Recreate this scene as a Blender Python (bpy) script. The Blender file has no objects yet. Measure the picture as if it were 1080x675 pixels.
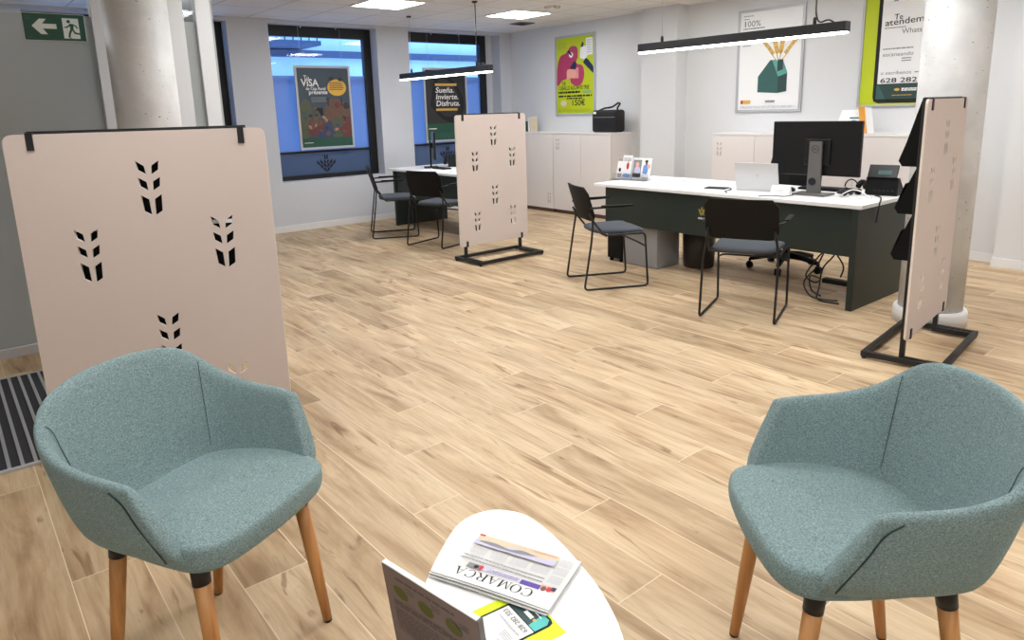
import bpy, bmesh, math, random
from mathutils import Vector, Matrix

# ------------------------------------------------------------------ camera, world, exposure
SC = bpy.context.scene
COL = SC.collection
PI = math.pi
rad = math.radians


def make_camera():
    f, cy, pitch, roll, yaw, H = 737.3, 275.0, rad(12.21), rad(1.625), rad(-50.76), 1.44
    fwd0 = Vector((math.sin(yaw), math.cos(yaw), 0))
    right0 = Vector((math.cos(yaw), -math.sin(yaw), 0))
    up = Vector((0, 0, 1))
    fwd = fwd0 * math.cos(pitch) - up * math.sin(pitch)
    dn = -(up * math.cos(pitch) + fwd0 * math.sin(pitch))
    right = right0 * math.cos(roll) + dn * math.sin(roll)
    dn2 = -right0 * math.sin(roll) + dn * math.cos(roll)
    cd = bpy.data.cameras.new('camera')
    cd.sensor_fit = 'HORIZONTAL'
    cd.sensor_width = 36.0
    cd.lens = f / 1080 * 36
    cd.shift_y = -(337.5 - cy) / 1080
    cd.clip_start = 0.05
    co = bpy.data.objects.new('camera', cd)
    COL.objects.link(co)
    m = Matrix((right, -dn2, -fwd)).transposed().to_4x4()
    m.translation = (0, 0, H)
    co.matrix_world = m
    SC.camera = co


make_camera()

PANEL_STRENGTH = 23.0
PENDANT_STRENGTH = 14.0
SKY_STRENGTH = 5.0

W = bpy.data.worlds.new('dusk_sky')
SC.world = W
W.use_nodes = True
W.node_tree.nodes['Background'].inputs[0].default_value = (0.19, 0.42, 0.92, 1)
W.node_tree.nodes['Background'].inputs[1].default_value = SKY_STRENGTH

vs = SC.view_settings
vs.view_transform = 'Standard'
vs.look = 'None'
vs.gamma = 1
vs.exposure = 0.0
vs.use_curve_mapping = False


# ------------------------------------------------------------------ materials
def srgb(r, g, b):
    def c(v):
        v /= 255.0
        return v / 12.92 if v <= 0.04045 else ((v + 0.055) / 1.055) ** 2.4
    return (c(r), c(g), c(b), 1)


class NT:
    def __init__(s, name):
        s.m = bpy.data.materials.new(name)
        s.m.use_nodes = True
        s.t = s.m.node_tree
        s.b = s.t.nodes['Principled BSDF']

    def n(s, typ, **kw):
        x = s.t.nodes.new(typ)
        for k, v in kw.items():
            if k.startswith('i_'):
                key = k[2:]
                key = int(key) if key.isdigit() else key.replace('_', ' ')
                x.inputs[key].default_value = v
            else:
                setattr(x, k, v)
        return x

    def l(s, a, b):
        s.t.links.new(a, b)

    def math(s, op, a, b=None, c=None):
        x = s.t.nodes.new('ShaderNodeMath')
        x.operation = op
        for i, v in enumerate((a, b, c)):
            if v is None:
                continue
            if isinstance(v, (int, float)):
                x.inputs[i].default_value = v
            else:
                s.l(v, x.inputs[i])
        return x.outputs[0]

    def mix(s, fac, a, b, mode='MIX'):
        x = s.t.nodes.new('ShaderNodeMix')
        x.data_type = 'RGBA'
        x.blend_type = mode
        for i, v in ((0, fac), (6, a), (7, b)):
            if isinstance(v, (int, float, tuple)):
                x.inputs[i].default_value = v
            else:
                s.l(v, x.inputs[i])
        return x.outputs[2]

    def ramp(s, fac, stops):
        x = s.t.nodes.new('ShaderNodeValToRGB')
        e = x.color_ramp.elements
        while len(e) < len(stops):
            e.new(0.5)
        for k, (p, c) in enumerate(stops):
            e[k].position = p
            e[k].color = c
        s.l(fac, x.inputs[0])
        return x.outputs[0]


def plain(name, col, rough=0.5, metal=0.0, var=0.05, scale=8.0, bump=0.0, bscale=200.0, emit=None, strength=0.0, spec=0.5):
    t = NT(name)
    tc = t.n('ShaderNodeTexCoord')
    nz = t.n('ShaderNodeTexNoise', i_Scale=scale, i_Detail=4.0)
    t.l(tc.outputs['Object'], nz.inputs['Vector'])
    d = tuple(max(0, v * (1 - var)) for v in col[:3]) + (1,)
    u = tuple(min(1, v * (1 + var)) for v in col[:3]) + (1,)
    t.l(t.mix(nz.outputs[0], d, u), t.b.inputs['Base Color'])
    t.b.inputs['Roughness'].default_value = rough
    t.b.inputs['Metallic'].default_value = metal
    t.b.inputs['Specular IOR Level'].default_value = spec
    if bump:
        n2 = t.n('ShaderNodeTexNoise', i_Scale=bscale, i_Detail=2.0)
        t.l(tc.outputs['Object'], n2.inputs['Vector'])
        bp = t.n('ShaderNodeBump', i_Strength=bump, i_Distance=0.002)
        t.l(n2.outputs[0], bp.inputs['Height'])
        t.l(bp.outputs[0], t.b.inputs['Normal'])
    if emit:
        t.b.inputs['Emission Color'].default_value = emit
        t.b.inputs['Emission Strength'].default_value = strength
    return t.m


def floor_material():
    t = NT('wood_look_tile')
    tc = t.n('ShaderNodeTexCoord')
    sp = t.n('ShaderNodeSeparateXYZ')
    t.l(tc.outputs['Object'], sp.inputs[0])
    x, y = sp.outputs[0], sp.outputs[1]
    PW, PL = 0.2046, 1.22
    ry = t.math('DIVIDE', t.math('SUBTRACT', y, 0.137), PW)
    row = t.math('FLOOR', ry)
    third = t.math('SUBTRACT', row, t.math('MULTIPLY', t.math('FLOOR', t.math('DIVIDE', row, 3)), 3))
    # rows 0,1,2 of every three start at 0, 2/3 and 1/3 of a plank
    off = t.math('MULTIPLY', third, 0.6667)
    px = t.math('SUBTRACT', t.math('DIVIDE', x, PL), off)
    pl = t.math('FLOOR', px)
    fx = t.math('SUBTRACT', px, pl)
    fy = t.math('SUBTRACT', ry, row)
    ident = t.n('ShaderNodeCombineXYZ')
    t.l(row, ident.inputs[0])
    t.l(pl, ident.inputs[1])
    wn = t.n('ShaderNodeTexWhiteNoise', noise_dimensions='3D')
    t.l(ident.outputs[0], wn.inputs['Vector'])
    # grain coordinates, shifted plank by plank
    sh = t.n('ShaderNodeVectorMath', operation='MULTIPLY_ADD')
    t.l(wn.outputs['Color'], sh.inputs[0])
    sh.inputs[1].default_value = (37, 19, 11)
    t.l(tc.outputs['Object'], sh.inputs[2])

    def grain(sx, sy, detail, rough=0.6, dist=0.0):
        mp = t.n('ShaderNodeMapping')
        mp.inputs['Scale'].default_value = (sx, sy, 1)
        t.l(sh.outputs[0], mp.inputs[0])
        nz = t.n('ShaderNodeTexNoise', i_Scale=1.0, i_Detail=detail, i_Roughness=rough, i_Distortion=dist)
        t.l(mp.outputs[0], nz.inputs['Vector'])
        return nz.outputs[0]
    g1 = grain(1.6, 9.0, 5.0, 0.6, 0.6)
    g2 = grain(3.0, 60.0, 6.0, 0.7, 0.3)
    g3 = grain(2.2, 16.0, 3.0, 0.55, 1.4)
    base = t.ramp(g1, [(0.28, srgb(160, 131, 98)), (0.45, srgb(196, 170, 136)), (0.58, srgb(212, 189, 155)), (0.75, srgb(222, 203, 173))])
    fine = t.ramp(g2, [(0.3, (0.74, 0.70, 0.66, 1)), (0.55, (1, 1, 1, 1))])
    c = t.mix(0.75, base, fine, 'MULTIPLY')
    crack = t.ramp(g3, [(0.31, (0.50, 0.40, 0.31, 1)), (0.39, (1, 1, 1, 1))])
    c = t.mix(0.8, c, crack, 'MULTIPLY')
    tone = t.ramp(wn.outputs['Value'], [(0.0, (0.80, 0.77, 0.73, 1)), (0.5, (0.97, 0.96, 0.95, 1)), (1.0, (1.06, 1.05, 1.03, 1))])
    c = t.mix(1.0, c, tone, 'MULTIPLY')
    ex = t.math('MULTIPLY', t.math('MINIMUM', fx, t.math('SUBTRACT', 1.0, fx)), PL)
    ey = t.math('MULTIPLY', t.math('MINIMUM', fy, t.math('SUBTRACT', 1.0, fy)), PW)
    edge = t.math('LESS_THAN', t.math('MINIMUM', ex, ey), 0.0016)
    c = t.mix(edge, c, srgb(228, 210, 184))
    t.l(c, t.b.inputs['Base Color'])
    t.b.inputs['Roughness'].default_value = 0.5
    t.b.inputs['Specular IOR Level'].default_value = 0.3
    bp = t.n('ShaderNodeBump', i_Strength=0.15, i_Distance=0.002)
    t.l(g2, bp.inputs['Height'])
    t.l(bp.outputs[0], t.b.inputs['Normal'])
    return t.m


def ceiling_material():
    t = NT('mineral_ceiling_tile')
    tc = t.n('ShaderNodeTexCoord')
    sp = t.n('ShaderNodeSeparateXYZ')
    t.l(tc.outputs['Object'], sp.inputs[0])

    def edge(v, o):
        q = t.math('FRACT', t.math('DIVIDE', t.math('SUBTRACT', v, o), 0.6))
        return t.math('MULTIPLY', t.math('MINIMUM', q, t.math('SUBTRACT', 1.0, q)), 0.6)
    e = t.math('MINIMUM', edge(sp.outputs[0], -7.12), edge(sp.outputs[1], 3.68))
    ln = t.math('LESS_THAN', e, 0.006)
    nz = t.n('ShaderNodeTexNoise', i_Scale=90.0, i_Detail=6.0, i_Roughness=0.8)
    t.l(tc.outputs['Object'], nz.inputs['Vector'])
    c = t.ramp(nz.outputs[0], [(0.3, srgb(222, 219, 214)), (0.7, srgb(238, 235, 231))])
    c = t.mix(ln, c, srgb(176, 172, 166))
    t.l(c, t.b.inputs['Base Color'])
    t.b.inputs['Roughness'].default_value = 0.9
    bp = t.n('ShaderNodeBump', i_Strength=0.3, i_Distance=0.003)
    t.l(nz.outputs[0], bp.inputs['Height'])
    t.l(bp.outputs[0], t.b.inputs['Normal'])
    return t.m


def fabric_material():
    t = NT('teal_wool_fabric')
    tc = t.n('ShaderNodeTexCoord')
    mp = t.n('ShaderNodeMapping')
    mp.inputs['Scale'].default_value = (1.0, 1.0, 1.6)
    t.l(tc.outputs['Object'], mp.inputs[0])
    a = t.n('ShaderNodeTexNoise', i_Scale=230.0, i_Detail=5.0, i_Roughness=0.7)
    t.l(mp.outputs[0], a.inputs['Vector'])
    b = t.n('ShaderNodeTexNoise', i_Scale=700.0, i_Detail=2.0)
    t.l(tc.outputs['Object'], b.inputs['Vector'])
    c = t.ramp(a.outputs[0], [(0.34, srgb(94, 112, 114)), (0.5, srgb(124, 144, 145)), (0.66, srgb(154, 174, 174))])
    c2 = t.ramp(b.outputs[0], [(0.35, (0.72, 0.74, 0.75, 1)), (0.6, (1.08, 1.08, 1.08, 1))])
    t.l(t.mix(1.0, c, c2, 'MULTIPLY'), t.b.inputs['Base Color'])
    t.b.inputs['Roughness'].default_value = 0.95
    t.b.inputs['Specular IOR Level'].default_value = 0.15
    t.b.inputs['Sheen Weight'].default_value = 0.25
    t.b.inputs['Sheen Tint'].default_value = srgb(190, 215, 215)
    bp = t.n('ShaderNodeBump', i_Strength=0.2, i_Distance=0.001)
    t.l(a.outputs[0], bp.inputs['Height'])
    t.l(bp.outputs[0], t.b.inputs['Normal'])
    return t.m


def wood_material():
    t = NT('beech_leg_wood')
    tc = t.n('ShaderNodeTexCoord')
    mp = t.n('ShaderNodeMapping')
    mp.inputs['Scale'].default_value = (60, 60, 3)
    t.l(tc.outputs['Object'], mp.inputs[0])
    a = t.n('ShaderNodeTexNoise', i_Scale=1.0, i_Detail=5.0)
    t.l(mp.outputs[0], a.inputs['Vector'])
    t.l(t.ramp(a.outputs[0], [(0.3, srgb(168, 112, 58)), (0.7, srgb(206, 150, 92))]), t.b.inputs['Base Color'])
    t.b.inputs['Roughness'].default_value = 0.45
    return t.m


def concrete_material():
    t = NT('painted_pitted_concrete')
    tc = t.n('ShaderNodeTexCoord')
    mp = t.n('ShaderNodeMapping')
    mp.inputs['Rotation'].default_value = (0.6, 0.5, 0.3)
    mp.inputs['Scale'].default_value = (1.0, 1.0, 1.7)
    t.l(tc.outputs['Object'], mp.inputs[0])
    dn = t.n('ShaderNodeTexNoise', i_Scale=25.0, i_Detail=2.0)
    t.l(tc.outputs['Object'], dn.inputs['Vector'])
    ad = t.n('ShaderNodeVectorMath', operation='MULTIPLY_ADD')
    t.l(dn.outputs['Color'], ad.inputs[0])
    ad.inputs[1].default_value = (0.04, 0.04, 0.04)
    t.l(mp.outputs[0], ad.inputs[2])
    vo = t.n('ShaderNodeTexVoronoi', i_Scale=26.0)
    t.l(ad.outputs[0], vo.inputs['Vector'])
    wn = t.n('ShaderNodeTexNoise', i_Scale=5.0, i_Detail=3.0)
    t.l(tc.outputs['Object'], wn.inputs['Vector'])
    # only some cells carry a pit
    sel = t.n('ShaderNodeSeparateColor')
    t.l(vo.outputs['Color'], sel.inputs[0])
    size = t.math('MULTIPLY', t.math('GREATER_THAN', sel.outputs[0], 0.45), t.math('MULTIPLY', sel.outputs[1], 0.17))
    pit = t.math('LESS_THAN', vo.outputs['Distance'], size)
    c = t.ramp(wn.outputs[0], [(0.35, srgb(196, 196, 196)), (0.65, srgb(214, 214, 213))])
    c = t.mix(pit, c, srgb(120, 120, 124))
    t.l(c, t.b.inputs['Base Color'])
    t.b.inputs['Roughness'].default_value = 0.55
    bp = t.n('ShaderNodeBump', i_Strength=0.5, i_Distance=0.004)
    n2 = t.n('ShaderNodeTexNoise', i_Scale=30.0, i_Detail=4.0)
    t.l(tc.outputs['Object'], n2.inputs['Vector'])
    h = t.math('SUBTRACT', n2.outputs[0], pit)
    t.l(h, bp.inputs['Height'])
    t.l(bp.outputs[0], t.b.inputs['Normal'])
    return t.m


def mat_material():
    t = NT('ribbed_entrance_carpet')
    tc = t.n('ShaderNodeTexCoord')
    sp = t.n('ShaderNodeSeparateXYZ')
    t.l(tc.outputs['Object'], sp.inputs[0])
    nz = t.n('ShaderNodeTexNoise', i_Scale=300.0, i_Detail=3.0)
    t.l(tc.outputs['Object'], nz.inputs['Vector'])
    t.l(t.ramp(nz.outputs[0], [(0.35, srgb(18, 18, 22)), (0.7, srgb(62, 62, 68))]), t.b.inputs['Base Color'])
    t.b.inputs['Roughness'].default_value = 0.95
    return t.m


def glass_material(name, tint=(1, 1, 1, 1), refl=1.0):
    t = NT(name)
    t.t.nodes.remove(t.b)
    out = t.t.nodes['Material Output']
    tr = t.n('ShaderNodeBsdfTransparent')
    tr.inputs[0].default_value = tint
    gl = t.n('ShaderNodeBsdfGlossy')
    gl.inputs['Roughness'].default_value = 0.03
    fr = t.n('ShaderNodeFresnel', i_IOR=1.5)
    k = t.math('MULTIPLY', fr.outputs[0], refl)
    mx = t.n('ShaderNodeMixShader')
    t.l(k, mx.inputs[0])
    t.l(tr.outputs[0], mx.inputs[1])
    t.l(gl.outputs[0], mx.inputs[2])
    t.l(mx.outputs[0], out.inputs[0])
    return t.m


def frosted_material(name, col, through=0.3, clear=0.0):
    t = NT(name)
    t.t.nodes.remove(t.b)
    out = t.t.nodes['Material Output']
    tc = t.n('ShaderNodeTexCoord')
    nz = t.n('ShaderNodeTexNoise', i_Scale=2.0, i_Detail=3.0)
    t.l(tc.outputs['Object'], nz.inputs['Vector'])
    cc = t.mix(nz.outputs[0], tuple(v * 0.93 for v in col[:3]) + (1,), tuple(min(1, v * 1.07) for v in col[:3]) + (1,))
    df = t.n('ShaderNodeBsdfDiffuse')
    t.l(cc, df.inputs[0])
    tl = t.n('ShaderNodeBsdfTranslucent')
    t.l(cc, tl.inputs[0])
    m1 = t.n('ShaderNodeMixShader')
    m1.inputs[0].default_value = through
    t.l(df.outputs[0], m1.inputs[1])
    t.l(tl.outputs[0], m1.inputs[2])
    last = m1
    if clear:
        tr = t.n('ShaderNodeBsdfTransparent')
        m2 = t.n('ShaderNodeMixShader')
        m2.inputs[0].default_value = clear
        t.l(last.outputs[0], m2.inputs[1])
        t.l(tr.outputs[0], m2.inputs[2])
        last = m2
    gl = t.n('ShaderNodeBsdfGlossy')
    gl.inputs['Roughness'].default_value = 0.25
    m3 = t.n('ShaderNodeMixShader')
    m3.inputs[0].default_value = 0.04
    t.l(last.outputs[0], m3.inputs[1])
    t.l(gl.outputs[0], m3.inputs[2])
    t.l(m3.outputs[0], out.inputs[0])
    return t.m


M = {}
M['floor'] = floor_material()
M['ceiling'] = ceiling_material()
M['wall'] = plain('white_wall_paint', srgb(220, 221, 222), 0.85, var=0.02, scale=3, bump=0.15, bscale=60)
M['wall_cool_light'] = plain('white_paint_cool_light', srgb(206, 209, 216), 0.85, var=0.02, scale=3, bump=0.15, bscale=60)  # same white paint; dimmer, bluish daylight mixed into the colour
M['base'] = plain('white_baseboard_paint', srgb(232, 232, 232), 0.5, var=0.01)
M['fabric'] = fabric_material()
M['seam'] = plain('dark_teal_seam', srgb(40, 58, 60), 0.95)
M['crease'] = plain('teal_crease', srgb(66, 88, 90), 0.95)
M['wood'] = wood_material()
M['concrete'] = concrete_material()
M['mat'] = mat_material()
M['alu'] = plain('brushed_aluminium', srgb(188, 190, 194), 0.4, 0.6, var=0.03)
M['silver'] = plain('silver_frame', srgb(184, 185, 189), 0.4, 0.15, var=0.03)
M['black'] = plain('black_powder_coat', srgb(22, 22, 24), 0.5, var=0.05)
M['plastic'] = plain('black_plastic', srgb(11, 11, 12), 0.6, var=0.08, bump=0.1, spec=0.25)
M['matte'] = plain('matte_black_sheet', srgb(16, 18, 18), 0.8, spec=0.2)
M['frame_black'] = plain('black_window_frame', srgb(14, 14, 17), 0.5)
M['seatcloth'] = plain('charcoal_seat_cloth', srgb(72, 77, 84), 0.95, var=0.25, scale=500, bump=0.3, bscale=600)
M['panel'] = plain('beige_felt_panel', srgb(203, 189, 181), 0.9, var=0.04, scale=250, bump=0.2, bscale=400)
M['panel_edge'] = plain('pale_panel_edge', srgb(226, 218, 210), 0.8)
M['desk_white'] = plain('white_desk_laminate', srgb(240, 240, 240), 0.35, var=0.01)
M['desk_green'] = plain('dark_green_desk_panel', srgb(30, 41, 37), 0.5, var=0.06, scale=40)
M['block'] = plain('grey_metal', srgb(150, 151, 152), 0.5, 0.1, var=0.05)
M['cab'] = plain('pale_pink_cabinet', srgb(228, 221, 217), 0.6, var=0.015)
M['cabtop'] = plain('white_cabinet_top', srgb(232, 228, 226), 0.5, var=0.01)
M['cabdark'] = plain('brown_plinth', srgb(100, 78, 70), 0.7)
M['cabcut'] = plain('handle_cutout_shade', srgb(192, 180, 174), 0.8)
M['glass'] = glass_material('clear_window_glass', (0.96, 0.98, 1, 1), 0.8)
M['acrylic'] = glass_material('clear_acrylic', (0.95, 0.96, 0.97, 1), 1.5)
M['frost'] = frosted_material('frosted_door_film', srgb(188, 192, 192), 0.45)
M['frostwin'] = frosted_material('frosted_window_film', srgb(150, 162, 190), 0.75, 0.3)
M['frostband'] = frosted_material('grey_window_film', srgb(105, 120, 140), 0.5, 0.1)
M['post'] = plain('white_door_profile', srgb(214, 215, 217), 0.45, var=0.01)
M['led'] = plain('led_diffuser', (1, 1, 1, 1), 0.5, emit=(0.96, 0.98, 1.0, 1), strength=PANEL_STRENGTH)
M['led2'] = plain('pendant_diffuser', (1, 1, 1, 1), 0.5, emit=(1.0, 0.98, 0.95, 1), strength=PENDANT_STRENGTH)
M['white'] = plain('white_paper', srgb(240, 240, 240), 0.6, var=0.01)
M['tablewhite'] = plain('white_table_lacquer', srgb(244, 244, 245), 0.3, var=0.005)
M['paper'] = plain('newsprint', srgb(228, 228, 226), 0.85, var=0.03, scale=60)
M['paperedge'] = plain('newsprint_edge', srgb(150, 146, 140), 0.9)
M['ink'] = plain('black_ink', srgb(30, 30, 34), 0.8)
M['ink_grey'] = plain('grey_ink', srgb(135, 135, 140), 0.8)
M['ink_light'] = plain('pale_grey_ink', srgb(196, 197, 202), 0.8)
M['lime'] = plain('lime_print', srgb(190, 205, 20), 0.5, var=0.06, scale=5)
M['limebright'] = plain('bright_lime_print', srgb(214, 232, 10), 0.5, var=0.02)
M['mustard'] = plain('olive_print', srgb(178, 184, 40), 0.5)
M['pink'] = plain('magenta_print', srgb(178, 58, 96), 0.5, var=0.08)
M['pinklight'] = plain('pale_pink_print', srgb(228, 150, 150), 0.5)
M['navy'] = plain('navy_print', srgb(36, 42, 78), 0.5)
M['teal'] = plain('teal_print', srgb(90, 160, 150), 0.5)
M['tealdark'] = plain('dark_teal_print', srgb(50, 92, 88), 0.5, var=0.08)
M['tealmid'] = plain('mid_green_print', srgb(36, 66, 64), 0.5)
M['aqua'] = plain('aqua_print', srgb(80, 190, 185), 0.5)
M['gold'] = plain('gold_print', srgb(214, 172, 84), 0.5)
M['olivegold'] = plain('olive_gold_print', srgb(150, 140, 60), 0.6)
M['peachdark'] = plain('tan_print', srgb(168, 128, 108), 0.5)
M['orange'] = plain('orange_print', srgb(232, 160, 60), 0.5)
M['yellow'] = plain('amber_print', srgb(226, 176, 66), 0.5)
M['slate'] = plain('slate_print', srgb(58, 74, 86), 0.5, var=0.2, scale=6)
M['darkprint'] = plain('charcoal_print', srgb(42, 42, 46), 0.5, var=0.35, scale=5)
M['skin1'] = plain('brown_print', srgb(104, 76, 64), 0.5, var=0.15, scale=20)
M['skin2'] = plain('rust_print', srgb(104, 52, 48), 0.5, var=0.15, scale=20)
M['olive'] = plain('khaki_print', srgb(78, 84, 62), 0.5, var=0.15, scale=20)
M['blueprint'] = plain('dusty_blue_print', srgb(50, 62, 100), 0.5, var=0.15, scale=20)
M['skyblue'] = plain('sky_blue_print', srgb(110, 150, 215), 0.5, var=0.15, scale=20)
M['forest'] = plain('forest_green_print', srgb(28, 78, 62), 0.5)
M['signgreen'] = plain('exit_sign_green', srgb(24, 74, 58), 0.5)
M['signwhite'] = plain('exit_sign_white', srgb(222, 228, 222), 0.5)
M['purple'] = plain('purple_print', srgb(88, 64, 160), 0.6)
M['lilac'] = plain('lilac_print', srgb(196, 192, 222), 0.6)
M['red'] = plain('red_print', srgb(200, 50, 56), 0.6)
M['peach'] = plain('peach_print', srgb(236, 170, 150), 0.6)
M['sand'] = plain('sand_print', srgb(214, 200, 172), 0.6, var=0.15, scale=40)
M['boardbrown'] = plain('taupe_card', srgb(132, 116, 110), 0.85, var=0.05, scale=30)
M['boardtext'] = plain('taupe_card_ink', srgb(98, 84, 80), 0.8)
M['leaf'] = plain('olive_leaf_print', srgb(96, 96, 40), 0.85)
M['screen'] = plain('monitor_back', srgb(12, 12, 15), 0.35, var=0.04)
M['stand'] = plain('grey_monitor_stand', srgb(108, 106, 104), 0.45, 0.3, var=0.03)
M['laptop'] = plain('silver_laptop', srgb(206, 207, 210), 0.35, 0.35, var=0.02)
M['darkbrown'] = plain('dark_brown_bin', srgb(46, 40, 38), 0.35, var=0.15, scale=12)
M['bag'] = plain('black_nylon', srgb(16, 16, 18), 0.65, var=0.3, scale=30, bump=0.4, bscale=90)
M['cablewhite'] = plain('white_cable', srgb(226, 226, 224), 0.5)
M['facade'] = plain('pale_render_facade', srgb(205, 208, 212), 0.9, var=0.12, scale=1.5)
M['facade2'] = plain('grey_stone_facade', srgb(70, 75, 92), 0.9, var=0.08, scale=2)
M['vent'] = plain('grey_vent', srgb(110, 110, 112), 0.6)


# ------------------------------------------------------------------ mesh helpers
def link(name, me, mats, parent=None, loc=None):
    o = bpy.data.objects.new(name, me)
    COL.objects.link(o)
    if not isinstance(mats, (list, tuple)):
        mats = [mats]
    for m in mats:
        me.materials.append(M[m] if isinstance(m, str) else m)
    if parent is not None:
        o.parent = parent
    if loc is not None:
        o.location = loc
    return o


def empty(name, loc=(0, 0, 0), rz=0.0):
    o = bpy.data.objects.new(name, None)
    o.empty_display_size = 0.1
    COL.objects.link(o)
    o.location = loc
    o.rotation_euler = (0, 0, rz)
    return o


def tag(o, label=None, cat=None, group=None, kind=None):
    if label:
        o['label'] = label
    if cat:
        o['category'] = cat
    if group:
        o['group'] = group
    if kind:
        o['kind'] = kind
    return o


def children_of(o):
    return [c for c in bpy.data.objects if c.parent == o]


def copy_tree(o, parent=None):
    c = o.copy()
    COL.objects.link(c)
    if parent is not None:
        c.parent = parent
    for ch in children_of(o):
        copy_tree(ch, c)
    return c


def fillet(pts, r, n=5):
    pts = [Vector(p) for p in pts]
    out = [pts[0]]
    for i in range(1, len(pts) - 1):
        a, b, c = pts[i - 1], pts[i], pts[i + 1]
        d1, d2 = (a - b), (c - b)
        k = min(r, d1.length * 0.45, d2.length * 0.45)
        p, q = b + d1.normalized() * k, b + d2.normalized() * k
        for j in range(n + 1):
            t = j / n
            out.append(p * (1 - t) ** 2 + b * 2 * t * (1 - t) + q * t * t)
    out.append(pts[-1])
    return out


def catmull(pts, n=6):
    pts = [Vector(p) for p in pts]
    P = [pts[0] * 2 - pts[1]] + pts + [pts[-1] * 2 - pts[-2]]
    out = []
    for i in range(1, len(P) - 2):
        for j in range(n):
            t = j / n
            a, b, c, d = P[i - 1], P[i], P[i + 1], P[i + 2]
            out.append(0.5 * ((2 * b) + (c - a) * t + (2 * a - 5 * b + 4 * c - d) * t * t + (3 * b - a - 3 * c + d) * t ** 3))
    out.append(pts[-1])
    return out


class MB:
    def __init__(s):
        s.bm = bmesh.new()

    def box(s, lo, hi, mi=0, mat=None):
        vs_ = [(x, y, z) for x in (lo[0], hi[0]) for y in (lo[1], hi[1]) for z in (lo[2], hi[2])]
        v = [s.bm.verts.new(mat @ Vector(p) if mat else p) for p in vs_]
        for f in ((0, 1, 3, 2), (4, 6, 7, 5), (0, 4, 5, 1), (2, 3, 7, 6), (0, 2, 6, 4), (1, 5, 7, 3)):
            s.bm.faces.new([v[i] for i in f]).material_index = mi
        return s

    def bbox(s, lo, hi, bev=0.004, seg=2, mi=0, mat=None):
        b2 = bmesh.new()
        t = MB.__new__(MB)
        t.bm = b2
        t.box(lo, hi, mi)
        bmesh.ops.bevel(b2, geom=b2.edges[:], offset=bev, segments=seg, profile=0.5, affect='EDGES')
        s.add(b2, mat, mi)
        return s

    def add(s, b2, mat=None, mi=None):
        mp = {}
        for v in b2.verts:
            mp[v] = s.bm.verts.new(mat @ v.co if mat else v.co)
        for f in b2.faces:
            try:
                g = s.bm.faces.new([mp[v] for v in f.verts])
                g.material_index = f.material_index if mi is None else mi
                g.smooth = f.smooth
            except ValueError:
                pass
        b2.free()

    def add_mesh(s, me, mat=None, mi=0):
        b2 = bmesh.new()
        b2.from_mesh(me)
        s.add(b2, mat, mi)
        return s

    def poly(s, pts, mi=0):
        f = s.bm.faces.new([s.bm.verts.new(p) for p in pts])
        f.material_index = mi
        return f

    def prism(s, pts, vec, mi=0):
        vec = Vector(vec)
        a = [s.bm.verts.new(p) for p in pts]
        b = [s.bm.verts.new(Vector(p) + vec) for p in pts]
        n = len(a)
        fs = [s.bm.faces.new(a[::-1]), s.bm.faces.new(b)]
        for i in range(n):
            fs.append(s.bm.faces.new((a[i], a[(i + 1) % n], b[(i + 1) % n], b[i])))
        for f in fs:
            f.material_index = mi
        return s

    def tube(s, pts, r, n=10, mi=0, closed=False, caps=True, radii=None):
        pts = [Vector(p) for p in pts]
        m = len(pts)
        rings = []
        prev = None
        for i in range(m):
            if closed:
                t = (pts[(i + 1) % m] - pts[i - 1])
            else:
                t = pts[min(i + 1, m - 1)] - pts[max(i - 1, 0)]
            t.normalize()
            if prev is None:
                a = Vector((0, 0, 1)) if abs(t.z) < 0.9 else Vector((1, 0, 0))
                u = t.cross(a).normalized()
            else:
                u = (prev - t * prev.dot(t)).normalized()
            prev = u
            w = t.cross(u)
            rr = radii[i] if radii else r
            rings.append([s.bm.verts.new(pts[i] + (u * math.cos(2 * PI * k / n) + w * math.sin(2 * PI * k / n)) * rr) for k in range(n)])
        rng = range(m) if closed else range(m - 1)
        for i in rng:
            A, B = rings[i], rings[(i + 1) % m]
            for k in range(n):
                f = s.bm.faces.new((A[k], A[(k + 1) % n], B[(k + 1) % n], B[k]))
                f.material_index = mi
                f.smooth = True
        if caps and not closed:
            s.bm.faces.new(rings[0][::-1]).material_index = mi
            s.bm.faces.new(rings[-1]).material_index = mi
        return s

    def lathe(s, prof, c=(0, 0, 0), n=32, mi=0, smooth=True, cap=True):
        rings = []
        for r, z in prof:
            rings.append([s.bm.verts.new((c[0] + r * math.cos(2 * PI * k / n), c[1] + r * math.sin(2 * PI * k / n), c[2] + z)) for k in range(n)])
        for A, B in zip(rings, rings[1:]):
            for k in range(n):
                f = s.bm.faces.new((A[k], A[(k + 1) % n], B[(k + 1) % n], B[k]))
                f.material_index = mi
                f.smooth = smooth
        if cap:
            s.bm.faces.new(rings[0][::-1]).material_index = mi
            s.bm.faces.new(rings[-1]).material_index = mi
        return s

    def build(s, name, mats, parent=None, loc=None, smooth=False, subsurf=0, rz=None, recalc=True):
        if recalc:
            bmesh.ops.recalc_face_normals(s.bm, faces=s.bm.faces[:])
        me = bpy.data.meshes.new(name)
        s.bm.to_mesh(me)
        s.bm.free()
        if smooth:
            for p in me.polygons:
                p.use_smooth = True
        o = link(name, me, mats, parent, loc)
        if rz is not None:
            o.rotation_euler = (0, 0, rz)
        if subsurf:
            md = o.modifiers.new('sub', 'SUBSURF')
            md.levels = subsurf
            md.render_levels = subsurf
        return o


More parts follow.
